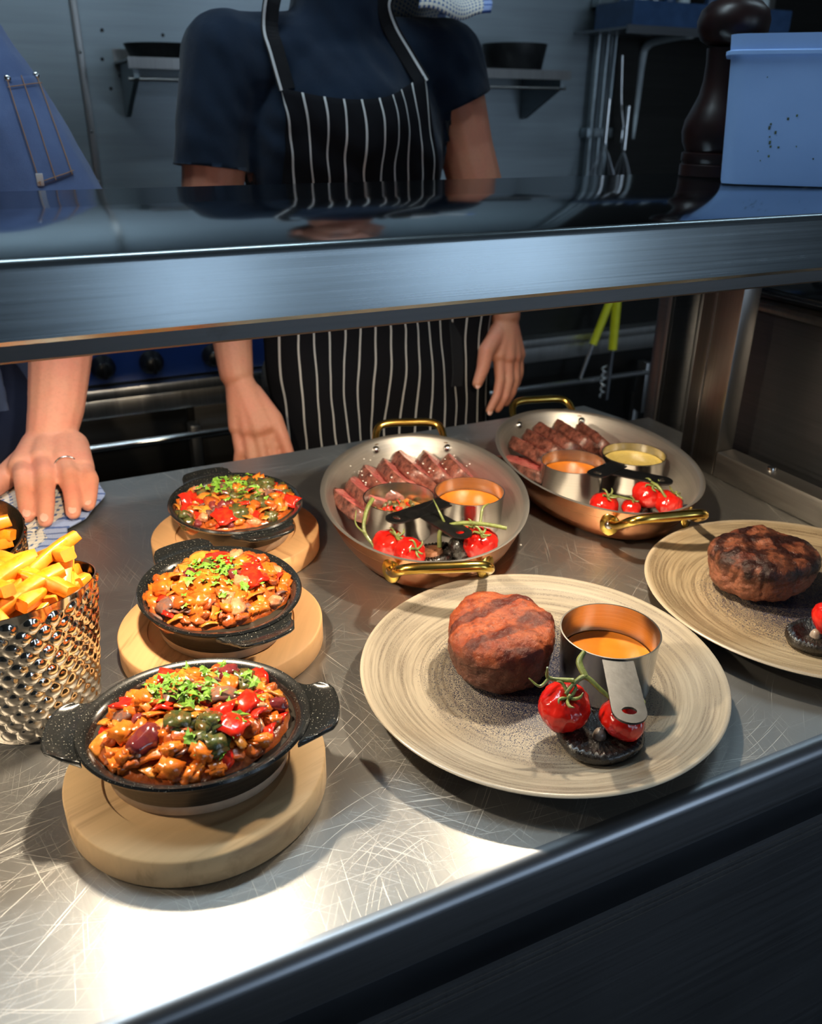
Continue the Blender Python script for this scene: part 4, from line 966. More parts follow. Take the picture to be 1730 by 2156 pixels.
sauce('chunky green and red salsa in the left cup of the middle pan', 'green_salsa', ca, 0.024, 'salsa_green', bits=('squash_piece', 'red_pepper_piece', 'courgette_piece', 'courgette_piece'))
cup('right steel measuring cup of orange sauce in the middle copper pan', cb_, R(196.5), reach=0.080, drop=0.0, lift=0.003)
sauce('orange sauce in the right cup of the middle pan', 'orange_sauce', cb_, 0.029, 'sauce_orange')
cup('steel measuring cup of orange sauce in the far copper pan', cc, R(305), reach=0.080, drop=0.0)
sauce('orange sauce in the left cup of the far copper pan', 'orange_sauce', cc, 0.029, 'sauce_orange')
cup('steel measuring cup of yellow sauce in the far copper pan', cdd, R(203), reach=0.062, drop=0.0, lift=0.004)
sauce('pale yellow sauce in the right cup of the far copper pan', 'yellow_sauce', cdd, 0.034, 'sauce_yellow')

# ------------------------------------------------------------------ carved steak slices
def slice_mesh(seed, L, H, T, crust='meat_crust'):
    bm = bmesh.new(); n = 40; prof = []
    for k in range(n):
        a = 2*PI*k/n; c, s = math.cos(a), math.sin(a)
        y = L/2*(abs(c)**0.55)*(1 if c > 0 else -1); z = H/2*(abs(s)**0.60)*(1 if s > 0 else -1)
        wob = 1+0.06*math.sin(2*a+seed)+0.05*math.sin(3*a+seed*2.3)
        prof.append((y*wob, z*wob))
    levels = [(-1.0, 0.95), (-0.90, 0.985), (-0.4, 1.0), (0.0, 1.005), (0.4, 1.0), (0.90, 0.985), (1.0, 0.95)]
    rings = []
    for lv, sc_ in levels:
        ring = []
        for y, z in prof:
            p = Vector((lv*T/2, y*sc_, z*sc_)); d = 1+0.06*nz(p, 60, seed)+0.04*nz(p, 170, seed+3)
            ring.append(bm.verts.new((p.x+0.0018*nz((p.y, p.z, lv), 50, seed+8), p.y*d, p.z*d)))
        rings.append(ring)
    for a, b in zip(rings, rings[1:]):
        for k in range(n): bm.faces.new((a[k], a[(k+1) % n], b[(k+1) % n], b[k])).material_index = 0
    for ring, sg, dx in ((rings[0], -1, -1), (rings[-1], 1, 1)):
        prev = ring
        for q in (0.75, 0.45):
            nr = []
            for v in ring:
                p = Vector((v.co.x, v.co.y*q, v.co.z*q)); nr.append(bm.verts.new((p.x+dx*0.0010*nz((p.y, p.z, 0), 130, seed), p.y, p.z)))
            for k in range(n): bm.faces.new((prev[k], prev[(k+1) % n], nr[(k+1) % n], nr[k])).material_index = 1
            prev = nr
        f = bm.faces.new(prev); f.material_index = 1
    bmesh.ops.recalc_face_normals(bm, faces=bm.faces[:]); me = bpy.data.meshes.new('steak_slice'); bm.to_mesh(me); bm.free()
    me.materials.append(MATS[crust]); me.materials.append(MATS['meat_pink']); me.shade_smooth(); return me
def slices(pan, items, labels, group, seed):
    for i, (x, y, z, L, H, T, lean, rz) in enumerate(items):
        o = mesh_obj('steak_slice', slice_mesh(seed+i*2.7, L, H, T, 'meat_crust' if seed < 20 else 'meat_crust_dark'), None, None, (x, y, Z0+z))
        o.rotation_euler = Matrix.Rotation(rz, 3, 'Z').to_4x4().to_euler(); o.rotation_euler = (Matrix.Rotation(rz, 3, 'Z') @ Matrix.Rotation(lean, 3, 'Y')).to_euler()
        tag(o, labels[i], 'steak slice', group)
OW = ['leftmost', 'second', 'third', 'fourth', 'fifth', 'sixth', 'last']
g1 = 'pink steak slices in the middle copper pan'; g2 = 'steak slices in the far copper pan'
def fan(specs):
    out = []
    for x, y, L, H, T, lean, rz in specs: out.append((x, y, FZ+0.001+0.5*(H*math.cos(R(lean))+T*math.sin(R(lean))), L, H, T, R(-lean), R(rz)))
    return out
slices(PN1, fan([(0.322, 0.796, 0.078, 0.052, 0.015, 68, 6), (0.345, 0.813, 0.084, 0.056, 0.015, 64, 2), (0.369, 0.825, 0.088, 0.060, 0.015, 60, -2), (0.393, 0.833, 0.088, 0.062, 0.015, 57, -3),
    (0.417, 0.838, 0.090, 0.062, 0.016, 53, -5), (0.441, 0.832, 0.084, 0.056, 0.016, 50, -8), (0.464, 0.822, 0.070, 0.046, 0.017, 46, -10)]),
    ['leftmost pink steak slice in the middle copper pan']+['%s pink steak slice from the left in the middle copper pan' % q for q in OW[1:6]]+['rightmost pink steak slice in the middle copper pan'], g1, 1.0)
slices(PN2, fan([(0.562, 0.820, 0.092, 0.048, 0.015, 76, 20), (0.588, 0.838, 0.078, 0.056, 0.016, 60, 4), (0.611, 0.846, 0.082, 0.060, 0.016, 56, 0), (0.634, 0.850, 0.084, 0.062, 0.016, 53, -2),
    (0.658, 0.850, 0.082, 0.060, 0.017, 50, -4), (0.680, 0.838, 0.068, 0.048, 0.018, 46, -8)]),
    ['loose pink slice lying flat at the left of the far copper pan']+['%s dark-crusted steak slice from the left in the far copper pan' % q for q in OW[1:5]]+['rightmost dark-crusted steak slice in the far copper pan'], g2, 30.0)
# salt flakes
bm = bmesh.new(); rnd = random.Random(9)
for i in range(60):
    x, y = rnd.uniform(0.33, 0.48), rnd.uniform(0.80, 0.87); z = 0.047+rnd.uniform(-0.004, 0.002); s = rnd.uniform(0.0004, 0.0009)
    if i > 44: x, y, z = rnd.uniform(0.30, 0.46), rnd.uniform(0.665, 0.70), 0.0045+0.001
    add_box(bm, (x-s, y-s, z-s*0.6), (x+s, y+s, z+s*0.6))
o = from_bm('salt_flakes', bm, 'salt_white', None, (0, 0, Z0), smooth=False); tag(o, 'white salt flakes sprinkled over the slices in the middle copper pan', 'salt', kind='stuff')

# roasted tomatoes and mushrooms in the pans
tomatoes('two roasted tomatoes with a dried vine left in the middle pan', (0.318, 0.694, 0.0), 0, [(-0.004, 0.004, 0.0215, 0.0185, (0.5, 0.2, 0.4)), (0.006, -0.022, 0.0235, 0.0165, (0.9, 0.1, 0.2))],
    [([(-0.020, 0.006, 0.022), (-0.026, 0.020, 0.036), (-0.018, 0.032, 0.052), (-0.006, 0.044, 0.058)], [0.0016, 0.0020, 0.0022, 0.0026]), ([(-0.024, 0.016, 0.032), (-0.034, 0.022, 0.044), (-0.032, 0.026, 0.058)], [0.0012, 0.0009, 0.0004])], 8.0)
tomatoes('two roasted tomatoes under a green stem right in the middle pan', (0.394, 0.660, 0.0), 0, [(0.004, -0.002, 0.0245, 0.0185, (0.3, -0.2, 0.2)), (0.006, 0.022, 0.0195, 0.0170, (0.1, 0.0, 0.9))],
    [([(-0.034, 0.016, 0.020), (-0.030, 0.020, 0.038), (-0.012, 0.010, 0.046), (0.010, -0.004, 0.046), (0.026, -0.016, 0.044)], [0.0026, 0.0024, 0.0022, 0.0022, 0.0020]), ([(-0.026, 0.018, 0.042), (-0.026, 0.034, 0.052), (-0.030, 0.040, 0.064)], [0.0015, 0.0012, 0.0005]), ([(0.004, 0.0, 0.046), (0.012, 0.010, 0.058), (0.022, 0.014, 0.060)], [0.0016, 0.0014, 0.0006])], 14.0)
mushroom('black gilled mushroom with a brown centre in the middle pan', (0.352, 0.676, 0.0055), R(20), 0.026, 0.021, cap=True, tilt=(R(-8), 0))
t = thing('charred_onion', 'small charred dark onion between mushroom and tomatoes in the middle pan', 'onion', (0.3785, 0.668, 0.0045)); bm = bmesh.new(); add_ell(bm, (0, 0, 0.013), (0.011, 0.012, 0.015))
for v in bm.verts: v.co *= 1+0.06*math.sin(9*math.atan2(v.co.y, v.co.x))
from_bm('onion_body', bm, 'mushroom_black', t)
tomatoes('two glossy tomatoes on a green stem right in the far pan', (0.636, 0.668, 0.0), 0, [(-0.006, 0.008, 0.0300, 0.0175, (0.5, -0.1, 0.3)), (0.008, -0.012, 0.0240, 0.0165, (0.5, 0.2, 0.9))], [([(-0.006, 0.004, 0.046), (-0.004, -0.006, 0.044), (-0.002, -0.016, 0.036), (0.002, -0.020, 0.030)], [0.0018, 0.0018, 0.0016, 0.0014])], 20.0)
tomatoes('small roasted tomatoes at the front rim of the far pan', (0.577, 0.682, 0.0), 0, [(0.0, 0.004, 0.0210, 0.0165, (0.3, 0.1, 0.2)), (0.026, -0.012, 0.0200, 0.0110, (0.2, 0.1, 0.7))], [([(0.004, 0.002, 0.034), (0.014, -0.002, 0.032), (0.024, -0.010, 0.030)], [0.0014, 0.0014, 0.0012])], 24.0)
mushroom('blackened mushroom under the tomatoes in the far pan', (0.654, 0.678, 0.0065), R(30), 0.024, 0.018, tilt=(0, 0))
mushroom('small blackened mushroom at the front of the far pan', (0.611, 0.672, 0.0065), R(100), 0.014, 0.013)

# ------------------------------------------------------------------ hammered tins of chips
def tin_mesh():
    bm = bmesh.new(); nu, nv = 240, 84; rb, rt_, H = 0.0445, 0.0575, 0.106
    rows = []
    nc, nr = 23, 12
    for j in range(nv+1):
        q = j/nv; row = []
        for i in range(nu):
            a = 2*PI*i/nu
            top = H+0.012*math.cos(a)             # slanted rim, highest at local +x
            z = q*top; r = rb+(rt_-rb)*(z/H)
            u = a/(2*PI)*nc; v = z/H*nr
            d = 0
            for rr_ in (math.floor(v), math.ceil(v)):
                off = 0.5 if rr_ % 2 else 0.0
                uu = round(u-off)+off; du = (u-uu)*2*PI*r/nc; dv = (v-rr_)*H/nr
                if 0.4 < rr_ < nr+0.2: d = max(d, 1-(du*du+dv*dv)/(0.0056**2))
            r += 0.0021*math.sqrt(max(0, d)) if q < 0.965 else 0
            row.append(bm.verts.new((r*math.cos(a), r*math.sin(a), z)))
        rows.append(row)
    inner = []
    for j in range(0, 13):
        q = 1-j/12*0.97; row = []
        for i in range(nu):
            a = 2*PI*i/nu; top = H+0.012*math.cos(a); z = q*top; r = rb+(rt_-rb)*(z/H)-0.0009
            row.append(bm.verts.new((r*math.cos(a), r*math.sin(a), z)))
        inner.append(row)
    seq = rows+inner
    for A_, B_ in zip(seq, seq[1:]):
        for i in range(nu): bm.faces.new((A_[i], A_[(i+1) % nu], B_[(i+1) % nu], B_[i]))
    bm.faces.new(rows[0][::-1]); bm.faces.new(inner[-1])
    bmesh.ops.recalc_face_normals(bm, faces=bm.faces[:]); me = bpy.data.meshes.new('tin_body'); bm.to_mesh(me); bm.free(); me.materials.append(MATS['tin_steel']); me.shade_smooth(); me.set_sharp_from_angle(angle=R(70)); return me
TM = tin_mesh()
def tin(label, loc, rz):
    t = thing('hammered_tin', label, 'tin', loc, rz, 'hammered steel chip tins'); mesh_obj('tin_body', TM, None, t, smooth=False); return t
TN1 = (-0.032, 0.603, 0.0004); TN2 = (-0.076, 0.713, 0.0004)
tin('near hammered steel tin heaped with chips', TN1, R(-65)); tin('rear hammered steel tin of chips at the left edge', TN2, R(75))
CHIPS = []
for i in range(5):
    bm = bmesh.new(); rr = random.Random(40+i); L = rr.uniform(0.052, 0.070); w0 = rr.uniform(0.0050, 0.0062); n = 7; rings = []
    for k in range(n):
        q = k/(n-1); x = (q-0.5)*L; e = 0.86 if k in (0, n-1) else 1.0; bend = 0.003*math.sin(q*PI)*rr.choice((1, 1.0)); sk = rr.uniform(0.92, 1.08)
        rings.append([bm.verts.new((x+0.001*a*(1 if k in (0, n-1) else 0), a*w0*e*sk, b*w0*0.92*e*sk+bend)) for a, b in ((-1, -0.8), (-0.8, -1), (0.8, -1), (1, -0.8), (1, 0.8), (0.8, 1), (-0.8, 1), (-1, 0.8))])
    for a, b in zip(rings, rings[1:]):
        for k in range(8): bm.faces.new((a[k], a[(k+1) % 8], b[(k+1) % 8], b[k]))
    bm.faces.new(rings[0][::-1]); bm.faces.new(rings[-1])
    bmesh.ops.recalc_face_normals(bm, faces=bm.faces[:]); me = bpy.data.meshes.new('potato_chip'); bm.to_mesh(me); bm.free(); me.materials.append(MATS['chip_golden']); me.shade_smooth(); me.set_sharp_from_angle(angle=R(60)); CHIPS.append(me)
def chips(tinloc, label, group, spots, special=()):
    rnd = random.Random(len(spots))
    for i, (x, y, z, rz, pit) in enumerate(spots):
        o = bpy.data.objects.new('potato_chip', CHIPS[i % 5]); COL.objects.link(o); o.location = (tinloc[0]+x, tinloc[1]+y, Z0+z)
        o.rotation_euler = (rnd.uniform(-0.4, 0.4), pit, rz); k_ = i-(len(spots)-len(special)); tag(o, special[k_] if special and k_ >= 0 else label, 'chip', group)
sp1 = []
rnd = random.Random(12)
for i in range(30):                                    # crossed layers filling the tin up to a loose heap
    lay = i//6; a = rnd.uniform(0, 6.28); q = rnd.uniform(0.0, 0.024)
    sp1.append((q*math.cos(a), q*math.sin(a), 0.070+lay*0.0115+rnd.uniform(-0.002, 0.002), rnd.choice((0.3, 0.75, 1.1, -0.9, 2.2))+rnd.uniform(-0.25, 0.25), rnd.uniform(-0.28, 0.28)))
sp1 += [(0.034, -0.004, 0.104, R(70), R(6)), (0.030, -0.020, 0.102, R(40), R(-6)), (0.032, 0.016, 0.106, R(110), R(5)), (0.020, 0.026, 0.104, R(150), R(-6)), (0.038, 0.006, 0.110, R(85), R(-8)), (0.022, -0.014, 0.108, R(55), R(10))]
sp1 += [(0.030, 0.018, 0.118, R(115), R(24)), (0.026, 0.004, 0.122, R(35), R(-18)), (-0.004, -0.006, 0.120, R(32), R(-14)), (0.010, -0.022, 0.114, R(28), R(-12)), (-0.022, -0.026, 0.112, R(-60), R(12)), (-0.014, 0.014, 0.118, R(-15), R(6)), (0.036, -0.006, 0.112, R(75), R(-30)), (-0.036, -0.012, 0.112, R(-50), R(8))]
chips(TN1, 'golden chip lower down in the heap of the near hammered tin', 'chips in the near tin', sp1,
      ('chip sticking up at the back right of the near tin', 'topmost chip crossing the right side of the near tin', 'long chip across the middle top of the near tin', 'chip lying along the front right rim of the near tin', 'chip leaning on the front left rim of the near tin', 'chip lying across the back of the near tin', 'chip end poking up at the right rim of the near tin', 'chip at the left edge on top of the near tin'))
sp2 = []
for i in range(14):
    lay = i//6; a = rnd.uniform(0, 6.28); q = rnd.uniform(0.0, 0.022)
    sp2.append((q*math.cos(a), q*math.sin(a), 0.066+lay*0.0115, rnd.choice((0.2, 0.9, 1.4, -0.8))+rnd.uniform(-0.2, 0.2), rnd.uniform(-0.2, 0.2)))
sp2 += [(0.016, 0.002, 0.100, R(60), R(-10)), (0.008, -0.018, 0.096, R(-30), R(8)), (0.020, 0.016, 0.102, R(-20), R(10)), (0.020, -0.012, 0.094, R(40), R(8)), (0.022, 0.004, 0.106, R(15), R(-8))]
chips(TN2, 'golden chip in the rear hammered tin at the left edge', 'chips in the rear tin', sp2)

# ================================================================== the two cooks
from mathutils.bvhtree import BVHTree
def limb(bm, pts, n=14):
    for (a, ra), (b, rb) in zip(pts, pts[1:]): add_capsule(bm, a, ra, b, rb, n)
def head(bm, c, face=(0, -1, 0)):
    cx, cy, cz = c
    add_ell(bm, (cx, cy+0.010, cz+0.020), (0.076, 0.094, 0.098)); add_ell(bm, (cx, cy-0.022, cz-0.045), (0.056, 0.066, 0.066))
    add_ell(bm, (cx, cy-0.098, cz-0.018), (0.014, 0.020, 0.022)); add_capsule(bm, (cx, cy-0.082, cz+0.012), 0.008, (cx, cy-0.106, cz-0.020), 0.012)
    for s in (-1, 1):
        add_ell(bm, (cx+s*0.077, cy+0.012, cz-0.010), (0.010, 0.020, 0.032)); add_ell(bm, (cx+s*0.031, cy-0.078, cz+0.022), (0.022, 0.012, 0.007))
    add_ell(bm, (cx, cy-0.082, cz-0.062), (0.025, 0.010, 0.006)); add_ell(bm, (cx, cy-0.080, cz-0.072), (0.021, 0.010, 0.006)); add_ell(bm, (cx, cy-0.070, cz-0.098), (0.022, 0.018, 0.014))
def face_parts(t, c, off, hair):
    cx, cy, cz = c
    for s in (-1, 1):
        bm = bmesh.new(); add_ell(bm, (cx+s*0.031, cy-0.076, cz+0.004), (0.011, 0.008, 0.006), sub=2); e_ = from_bm('eye', bm, 'white_stripe', t, off)
        bm = bmesh.new(); add_ell(bm, (cx+s*0.031, cy-0.0815, cz+0.004), (0.0048, 0.0035, 0.0048), sub=2); from_bm('iris', bm, 'hair_brown', e_)
    bm = bmesh.new(); add_ell(bm, (cx, cy+0.022, cz+0.040), (0.083, 0.094, 0.090)); add_ell(bm, (cx, cy+0.045, cz-0.005), (0.079, 0.075, 0.080))
    from_bm('hair', bm, hair, t, off)
def legs(bm, cx, cy, hip=0.085):
    for s in (-1, 1): limb(bm, [((cx+s*hip, cy, -0.04), 0.082), ((cx+s*hip*1.05, cy-0.005, -0.42), 0.058), ((cx+s*hip*1.1, cy+0.015, -0.82), 0.042)]); add_capsule(bm, (cx+s*hip*1.1, cy+0.03, -0.855), 0.042, (cx+s*hip*1.2, cy-0.13, -0.868), 0.030)
def trousers(t, cx, cy, off, mat, hip=0.085):
    def f(bm):
        add_ell(bm, (cx, cy, 0.0), (0.175, 0.125, 0.13))
        for s in (-1, 1): limb(bm, [((cx+s*hip, cy, -0.04), 0.092), ((cx+s*hip*1.05, cy-0.005, -0.42), 0.072), ((cx+s*hip*1.1, cy+0.015, -0.80), 0.064)])
    remeshed('trousers', f, 0.010, mat, t, 5, off, deform=lambda p: Vector((p.x, p.y, max(p.z, -0.835)))+Vector((0.006*nz(p, 9), 0.006*nz(p, 9, 4), 0)))
    for s in (-1, 1):
        bm = bmesh.new(); add_capsule(bm, (cx+s*hip*1.1, cy+0.03, -0.850), 0.050, (cx+s*hip*1.2, cy-0.135, -0.862), 0.037)
        for v in bm.verts: v.co.z = max(v.co.z, -0.8995)
        from_bm('shoe', bm, 'black_plastic', t, off)
def ribbon(name, pts, w, th, mat, parent, off, nrm=(0, -1, 0), shift=0.0, k=6):
    P = smooth_path(pts, k); N = Vector(nrm); bm = bmesh.new(); rows = []
    for i, p in enumerate(P):
        tn = (P[min(i+1, len(P)-1)]-P[max(i-1, 0)]).normalized(); s = tn.cross(N).normalized(); nn = s.cross(tn).normalized()
        c = p+s*shift
        rows.append([bm.verts.new(c+s*a*w/2+nn*b*th) for a, b in ((-1, 0), (1, 0), (1, 1), (-1, 1))])
    for a, b in zip(rows, rows[1:]):
        for j in range(4): bm.faces.new((a[j], a[(j+1) % 4], b[(j+1) % 4], b[j]))
    bm.faces.new(rows[0][::-1]); bm.faces.new(rows[-1]); return from_bm(name, bm, mat, parent, off, False)
def nails(parent, off, items, mat):
    for p, d, n in items:
        d = Vector(d).normalized(); n = Vector(n).normalized(); s = d.cross(n)
        m = Matrix((s, d, s.cross(d))).transposed()
        bm = bmesh.new(); add_ell(bm, Vector(p)-s.cross(d)*0.0012*(1 if s.cross(d).dot(n) > 0 else -1), (0.0045, 0.0062, 0.0013), m, 3); from_bm('fingernail', bm, mat, parent, off)
skin_mat('nail_pink', (0.74, 0.42, 0.33), (0.70, 0.36, 0.28))

# ---------------------------------------------------------------- middle cook
CA = (0.525, 1.345, -0.9)
ta = thing('person', 'cook in a navy T-shirt and striped black apron, arms hanging at the sides', 'person', CA)
offA = (-CA[0], -CA[1], 0.9)
def bodyA(bm):
    add_ell(bm, (0.545, 1.345, 0.00), (0.160, 0.105, 0.13)); add_ell(bm, (0.540, 1.350, 0.17), (0.140, 0.098, 0.15)); add_ell(bm, (0.528, 1.350, 0.37), (0.160, 0.112, 0.17))
    add_capsule(bm, (0.372, 1.350, 0.485), 0.056, (0.680, 1.350, 0.490), 0.056); limb(bm, [((0.525, 1.355, 0.50), 0.066), ((0.525, 1.345, 0.63), 0.056)]); head(bm, (0.525, 1.325, 0.725))
    limb(bm, [((0.352, 1.345, 0.490), 0.056), ((0.318, 1.335, 0.36), 0.047), ((0.296, 1.318, 0.245), 0.042), ((0.300, 1.245, 0.115), 0.030), ((0.294, 1.212, 0.070), 0.0255)])
    limb(bm, [((0.703, 1.345, 0.490), 0.056), ((0.735, 1.325, 0.37), 0.046), ((0.757, 1.305, 0.285), 0.044), ((0.772, 1.262, 0.185), 0.036), ((0.774, 1.235, 0.110), 0.0265)])
    # hand hanging at the left of the picture
    W = (0.296, 1.208, 0.062)
    mc = [(0.323, 1.166, -0.002), (0.308, 1.166, -0.005), (0.294, 1.174, -0.006), (0.281, 1.184, -0.004)]
    for m_, r in zip(mc, (0.0145, 0.0145, 0.014, 0.013)): add_capsule(bm, W, 0.021, m_, r)
    tips = [[(0.327, 1.150, -0.045), (0.325, 1.146, -0.068), (0.318, 1.148, -0.088)], [(0.310, 1.148, -0.050), (0.306, 1.146, -0.076), (0.298, 1.152, -0.096)], [(0.293, 1.156, -0.048), (0.288, 1.156, -0.072), (0.281, 1.162, -0.090)], [(0.279, 1.170, -0.038), (0.275, 1.170, -0.056), (0.270, 1.174, -0.070)]]
    for m_, tp in zip(mc, tips): limb(bm, [(m_, 0.0100), (tp[0], 0.0084), (tp[1], 0.0078), (tp[2], 0.0068)], 12)
    limb(bm, [((0.312, 1.196, 0.040), 0.017), ((0.335, 1.168, 0.006), 0.0135), ((0.342, 1.152, -0.020), 0.0105), ((0.347, 1.142, -0.044), 0.0088)], 12)
    # hand hanging at the right of the picture
    W = (0.773, 1.232, 0.100)
    mc = [(0.746, 1.204, 0.050), (0.762, 1.202, 0.046), (0.779, 1.208, 0.043), (0.793, 1.216, 0.044)]
    for m_, r in zip(mc, (0.0150, 0.0150, 0.0145, 0.0135)): add_capsule(bm, W, 0.022, m_, r)
    tips = [[(0.740, 1.186, 0.012), (0.731, 1.178, -0.012), (0.714, 1.172, -0.034)], [(0.758, 1.186, 0.008), (0.749, 1.180, -0.016), (0.734, 1.178, -0.036)], [(0.776, 1.194, 0.008), (0.769, 1.190, -0.014), (0.757, 1.190, -0.032)], [(0.791, 1.206, 0.014), (0.785, 1.204, -0.004), (0.776, 1.204, -0.018)]]
    for m_, tp in zip(mc, tips): limb(bm, [(m_, 0.0104), (tp[0], 0.0088), (tp[1], 0.0080), (tp[2], 0.0070)], 12)
    limb(bm, [((0.752, 1.222, 0.085), 0.0175), ((0.716, 1.196, 0.062), 0.0140), ((0.704, 1.184, 0.036), 0.0112), ((0.689, 1.174, 0.016), 0.0090)], 12)
    legs(bm, 0.545, 1.345)
remeshed('body', bodyA, 0.0030, 'skin_tan', ta, 2, offA)
face_parts(ta, (0.525, 1.325, 0.725), offA, 'hair_brown')
nails(ta, offA, [((0.6865, 1.1665, 0.015), (-0.5, -0.3, -0.8), (-0.3, -0.9, 0.2)), ((0.3490, 1.1345, -0.044), (0.2, -0.3, -0.9), (0.2, -0.9, 0.25)), ((0.7125, 1.1660, -0.035), (-0.6, -0.2, -0.8), (-0.2, -0.95, 0.2))], 'nail_pink')
HL = (Vector((0.306, 1.330, 0.348)), Vector((-0.13, -0.08, -0.98)).normalized()); HR = (Vector((0.726, 1.330, 0.438)), Vector((0.38, -0.10, -0.92)).normalized())
def shirtA(bm):
    add_ell(bm, (0.545, 1.347, 0.00), (0.168, 0.112, 0.12)); add_ell(bm, (0.540, 1.350, 0.17), (0.152, 0.108, 0.16)); add_ell(bm, (0.528, 1.350, 0.37), (0.170, 0.122, 0.18))
    add_capsule(bm, (0.372, 1.350, 0.487), 0.066, (0.680, 1.350, 0.492), 0.066); add_capsule(bm, (0.525, 1.354, 0.50), 0.078, (0.525, 1.348, 0.560), 0.070)
    limb(bm, [((0.352, 1.348, 0.490), 0.066), ((0.322, 1.337, 0.40), 0.056), ((0.308, 1.328, 0.32), 0.056)]); limb(bm, [((0.703, 1.348, 0.492), 0.066), ((0.722, 1.335, 0.43), 0.060), ((0.745, 1.326, 0.36), 0.056)])
def hem(p):
    p = p.copy(); q = p.copy()
    p += Vector((0.0045*nz(q, 14), 0.0065*nz((q.x+q.z*0.5, q.y, q.z), 13, 5)+0.0050*nz((q.x*1.6+q.z, q.y, q.z*0.7-q.x*0.4), 24, 2), 0.003*nz(q, 16, 9)))
    if q.x < 0.372 and q.z < 0.45:
        d = (p-HL[0]).dot(HL[1])
        if d > 0: p -= HL[1]*d
    if q.x > 0.690 and q.z < 0.46:
        d = (p-HR[0]).dot(HR[1])
        if d > 0: p -= HR[1]*d
    return p
shirt = remeshed('t_shirt', shirtA, 0.006, 'navy_jersey', ta, 6, offA, deform=hem)
trousers(ta, 0.545, 1.347, offA, 'black_cloth')
sbv = BVHTree.FromPolygons([v.co.copy() for v in shirt.data.vertices], [tuple(p.vertices) for p in shirt.data.polygons])
def front_y(x, z, default):
    h = sbv.ray_cast(Vector((x, 0.9, z)), Vector((0, 1, 0))); return h[0].y if h[0] is not None else default
# striped apron hung in front of the shirt, with folds
bm = bmesh.new(); uvl = bm.loops.layers.uv.new('UVMap'); nu, nv = 110, 110; grid = []; SU = 0.0242
for j in range(nv+1):
    q = j/nv; row = []
    for i in range(nu+1):
        u = -1+2*i/nu
        ztop = 0.440+0.024*u*u+0.010*u; z = ztop-(ztop+0.42)*q
        zn = 0.455-(0.455+0.42)*q
        if zn > 0.22: hw = 0.108+0.030*(0.455-zn)/0.235; xc = 0.517+0.008*(0.455-zn)/0.235
        else:
            k = min(1, (0.22-zn)/0.10); k = k*k*(3-2*k); hw = 0.138+0.062*k+0.02*max(0, -zn); xc = 0.525+0.028*k
        x = xc+u*hw
        fold = 0.5+0.5*min(1, max(0, (0.40-z)/0.4))
        yb = front_y(min(max(x, 0.39), 0.69), min(max(z, 0.02), 0.47), 1.235)
        if z < 0.20: yb = min(yb, 1.222)
        rx = max(0, abs(x-xc)-0.145); yb2 = yb+2.2*rx*rx*6
        sag = 0.012*math.exp(-((z-0.40)/0.045)**2)*(1-u*u)
        y = yb2-0.010-0.0065*fold*(1+math.sin(u*7.5+3.5*z+1.2*math.sin(z*9)))-sag-0.004*nz((x, z, 0), 11)
        xx = x+0.005*math.sin(z*17+u*4)*fold+0.003*nz((x, z, 3), 18)
        row.append((bm.verts.new((xx, y, z)), u*hw/SU+6.0))
    grid.append(row)
for j in range(nv):
    for i in range(nu):
        f = bm.faces.new((grid[j][i][0], grid[j+1][i][0], grid[j+1][i+1][0], grid[j][i+1][0]))
        for lp, g_ in zip(f.loops, (grid[j][i], grid[j+1][i], grid[j+1][i+1], grid[j][i+1])): lp[uvl].uv = (g_[1], 0.5)
ap = from_bm('apron', bm, 'striped_apron', ta, offA); md = ap.modifiers.new('thick', 'SOLIDIFY'); md.thickness = 0.0022
def sy(x, z, d=0.006): return front_y(x, z, 1.25)-d
s1 = [(0.414, sy(0.414, 0.46, 0.012), 0.452), (0.405, sy(0.405, 0.50), 0.50), (0.402, sy(0.402, 0.53), 0.53), (0.412, 1.300, 0.572), (0.448, 1.345, 0.592)]
s2 = [(0.622, sy(0.622, 0.46, 0.012), 0.464), (0.603, sy(0.603, 0.50), 0.50), (0.586, sy(0.586, 0.535), 0.535), (0.574, sy(0.574, 0.56), 0.565), (0.590, 1.300, 0.592), (0.600, 1.345, 0.602)]
for s_, sh in ((s1, -0.009), (s2, 0.006)):
    st = ribbon('neck_strap', s_, 0.024, 0.0025, 'black_cloth', ta, offA); ribbon('strap_stripe', [(x, y-0.0032, z) for x, y, z in s_], 0.0036, 0.0012, 'white_stripe', st, None, shift=sh)
ribbon('apron_tie', [(0.655, 1.225, 0.200), (0.662, 1.212, 0.12), (0.668, 1.206, 0.04), (0.667, 1.206, 0.005)], 0.020, 0.002, 'black_cloth', ta, offA)
ribbon('red_band', [(0.752, 1.300, 0.10), (0.765, 1.300, 0.02)], 0.016, 0.002, 'red_cloth', ta, offA)

def sheet(name, nu, nv, fn, mat, parent, off, uvf, th=0.003):
    bm = bmesh.new(); uvl = bm.loops.layers.uv.new('UVMap'); G = [[(bm.verts.new(fn(i/nu, j/nv)), uvf(i/nu, j/nv)) for i in range(nu+1)] for j in range(nv+1)]
    for j in range(nv):
        for i in range(nu):
            q = (G[j][i], G[j][i+1], G[j+1][i+1], G[j+1][i]); f = bm.faces.new([a for a, _ in q])
            for lp, a in zip(f.loops, q): lp[uvl].uv = a[1]
    o = from_bm(name, bm, mat, parent, off); md = o.modifiers.new('thick', 'SOLIDIFY'); md.thickness = th; md.offset = 1; return o
def shoulder_fn(u, v):
    x = 0.612+0.122*u+0.006*math.sin(v*9); a = v*PI
    y = 1.345-0.088*math.cos(a)-0.010*math.sin(u*6); z = 0.557+0.030*math.sin(a)**0.8-(0.035 if v > 0.5 else 0.0)*(v-0.5)*2+0.006*math.sin(u*7+1)+0.016*(1-u)*math.sin(a)
    return (x, y, z-0.004)
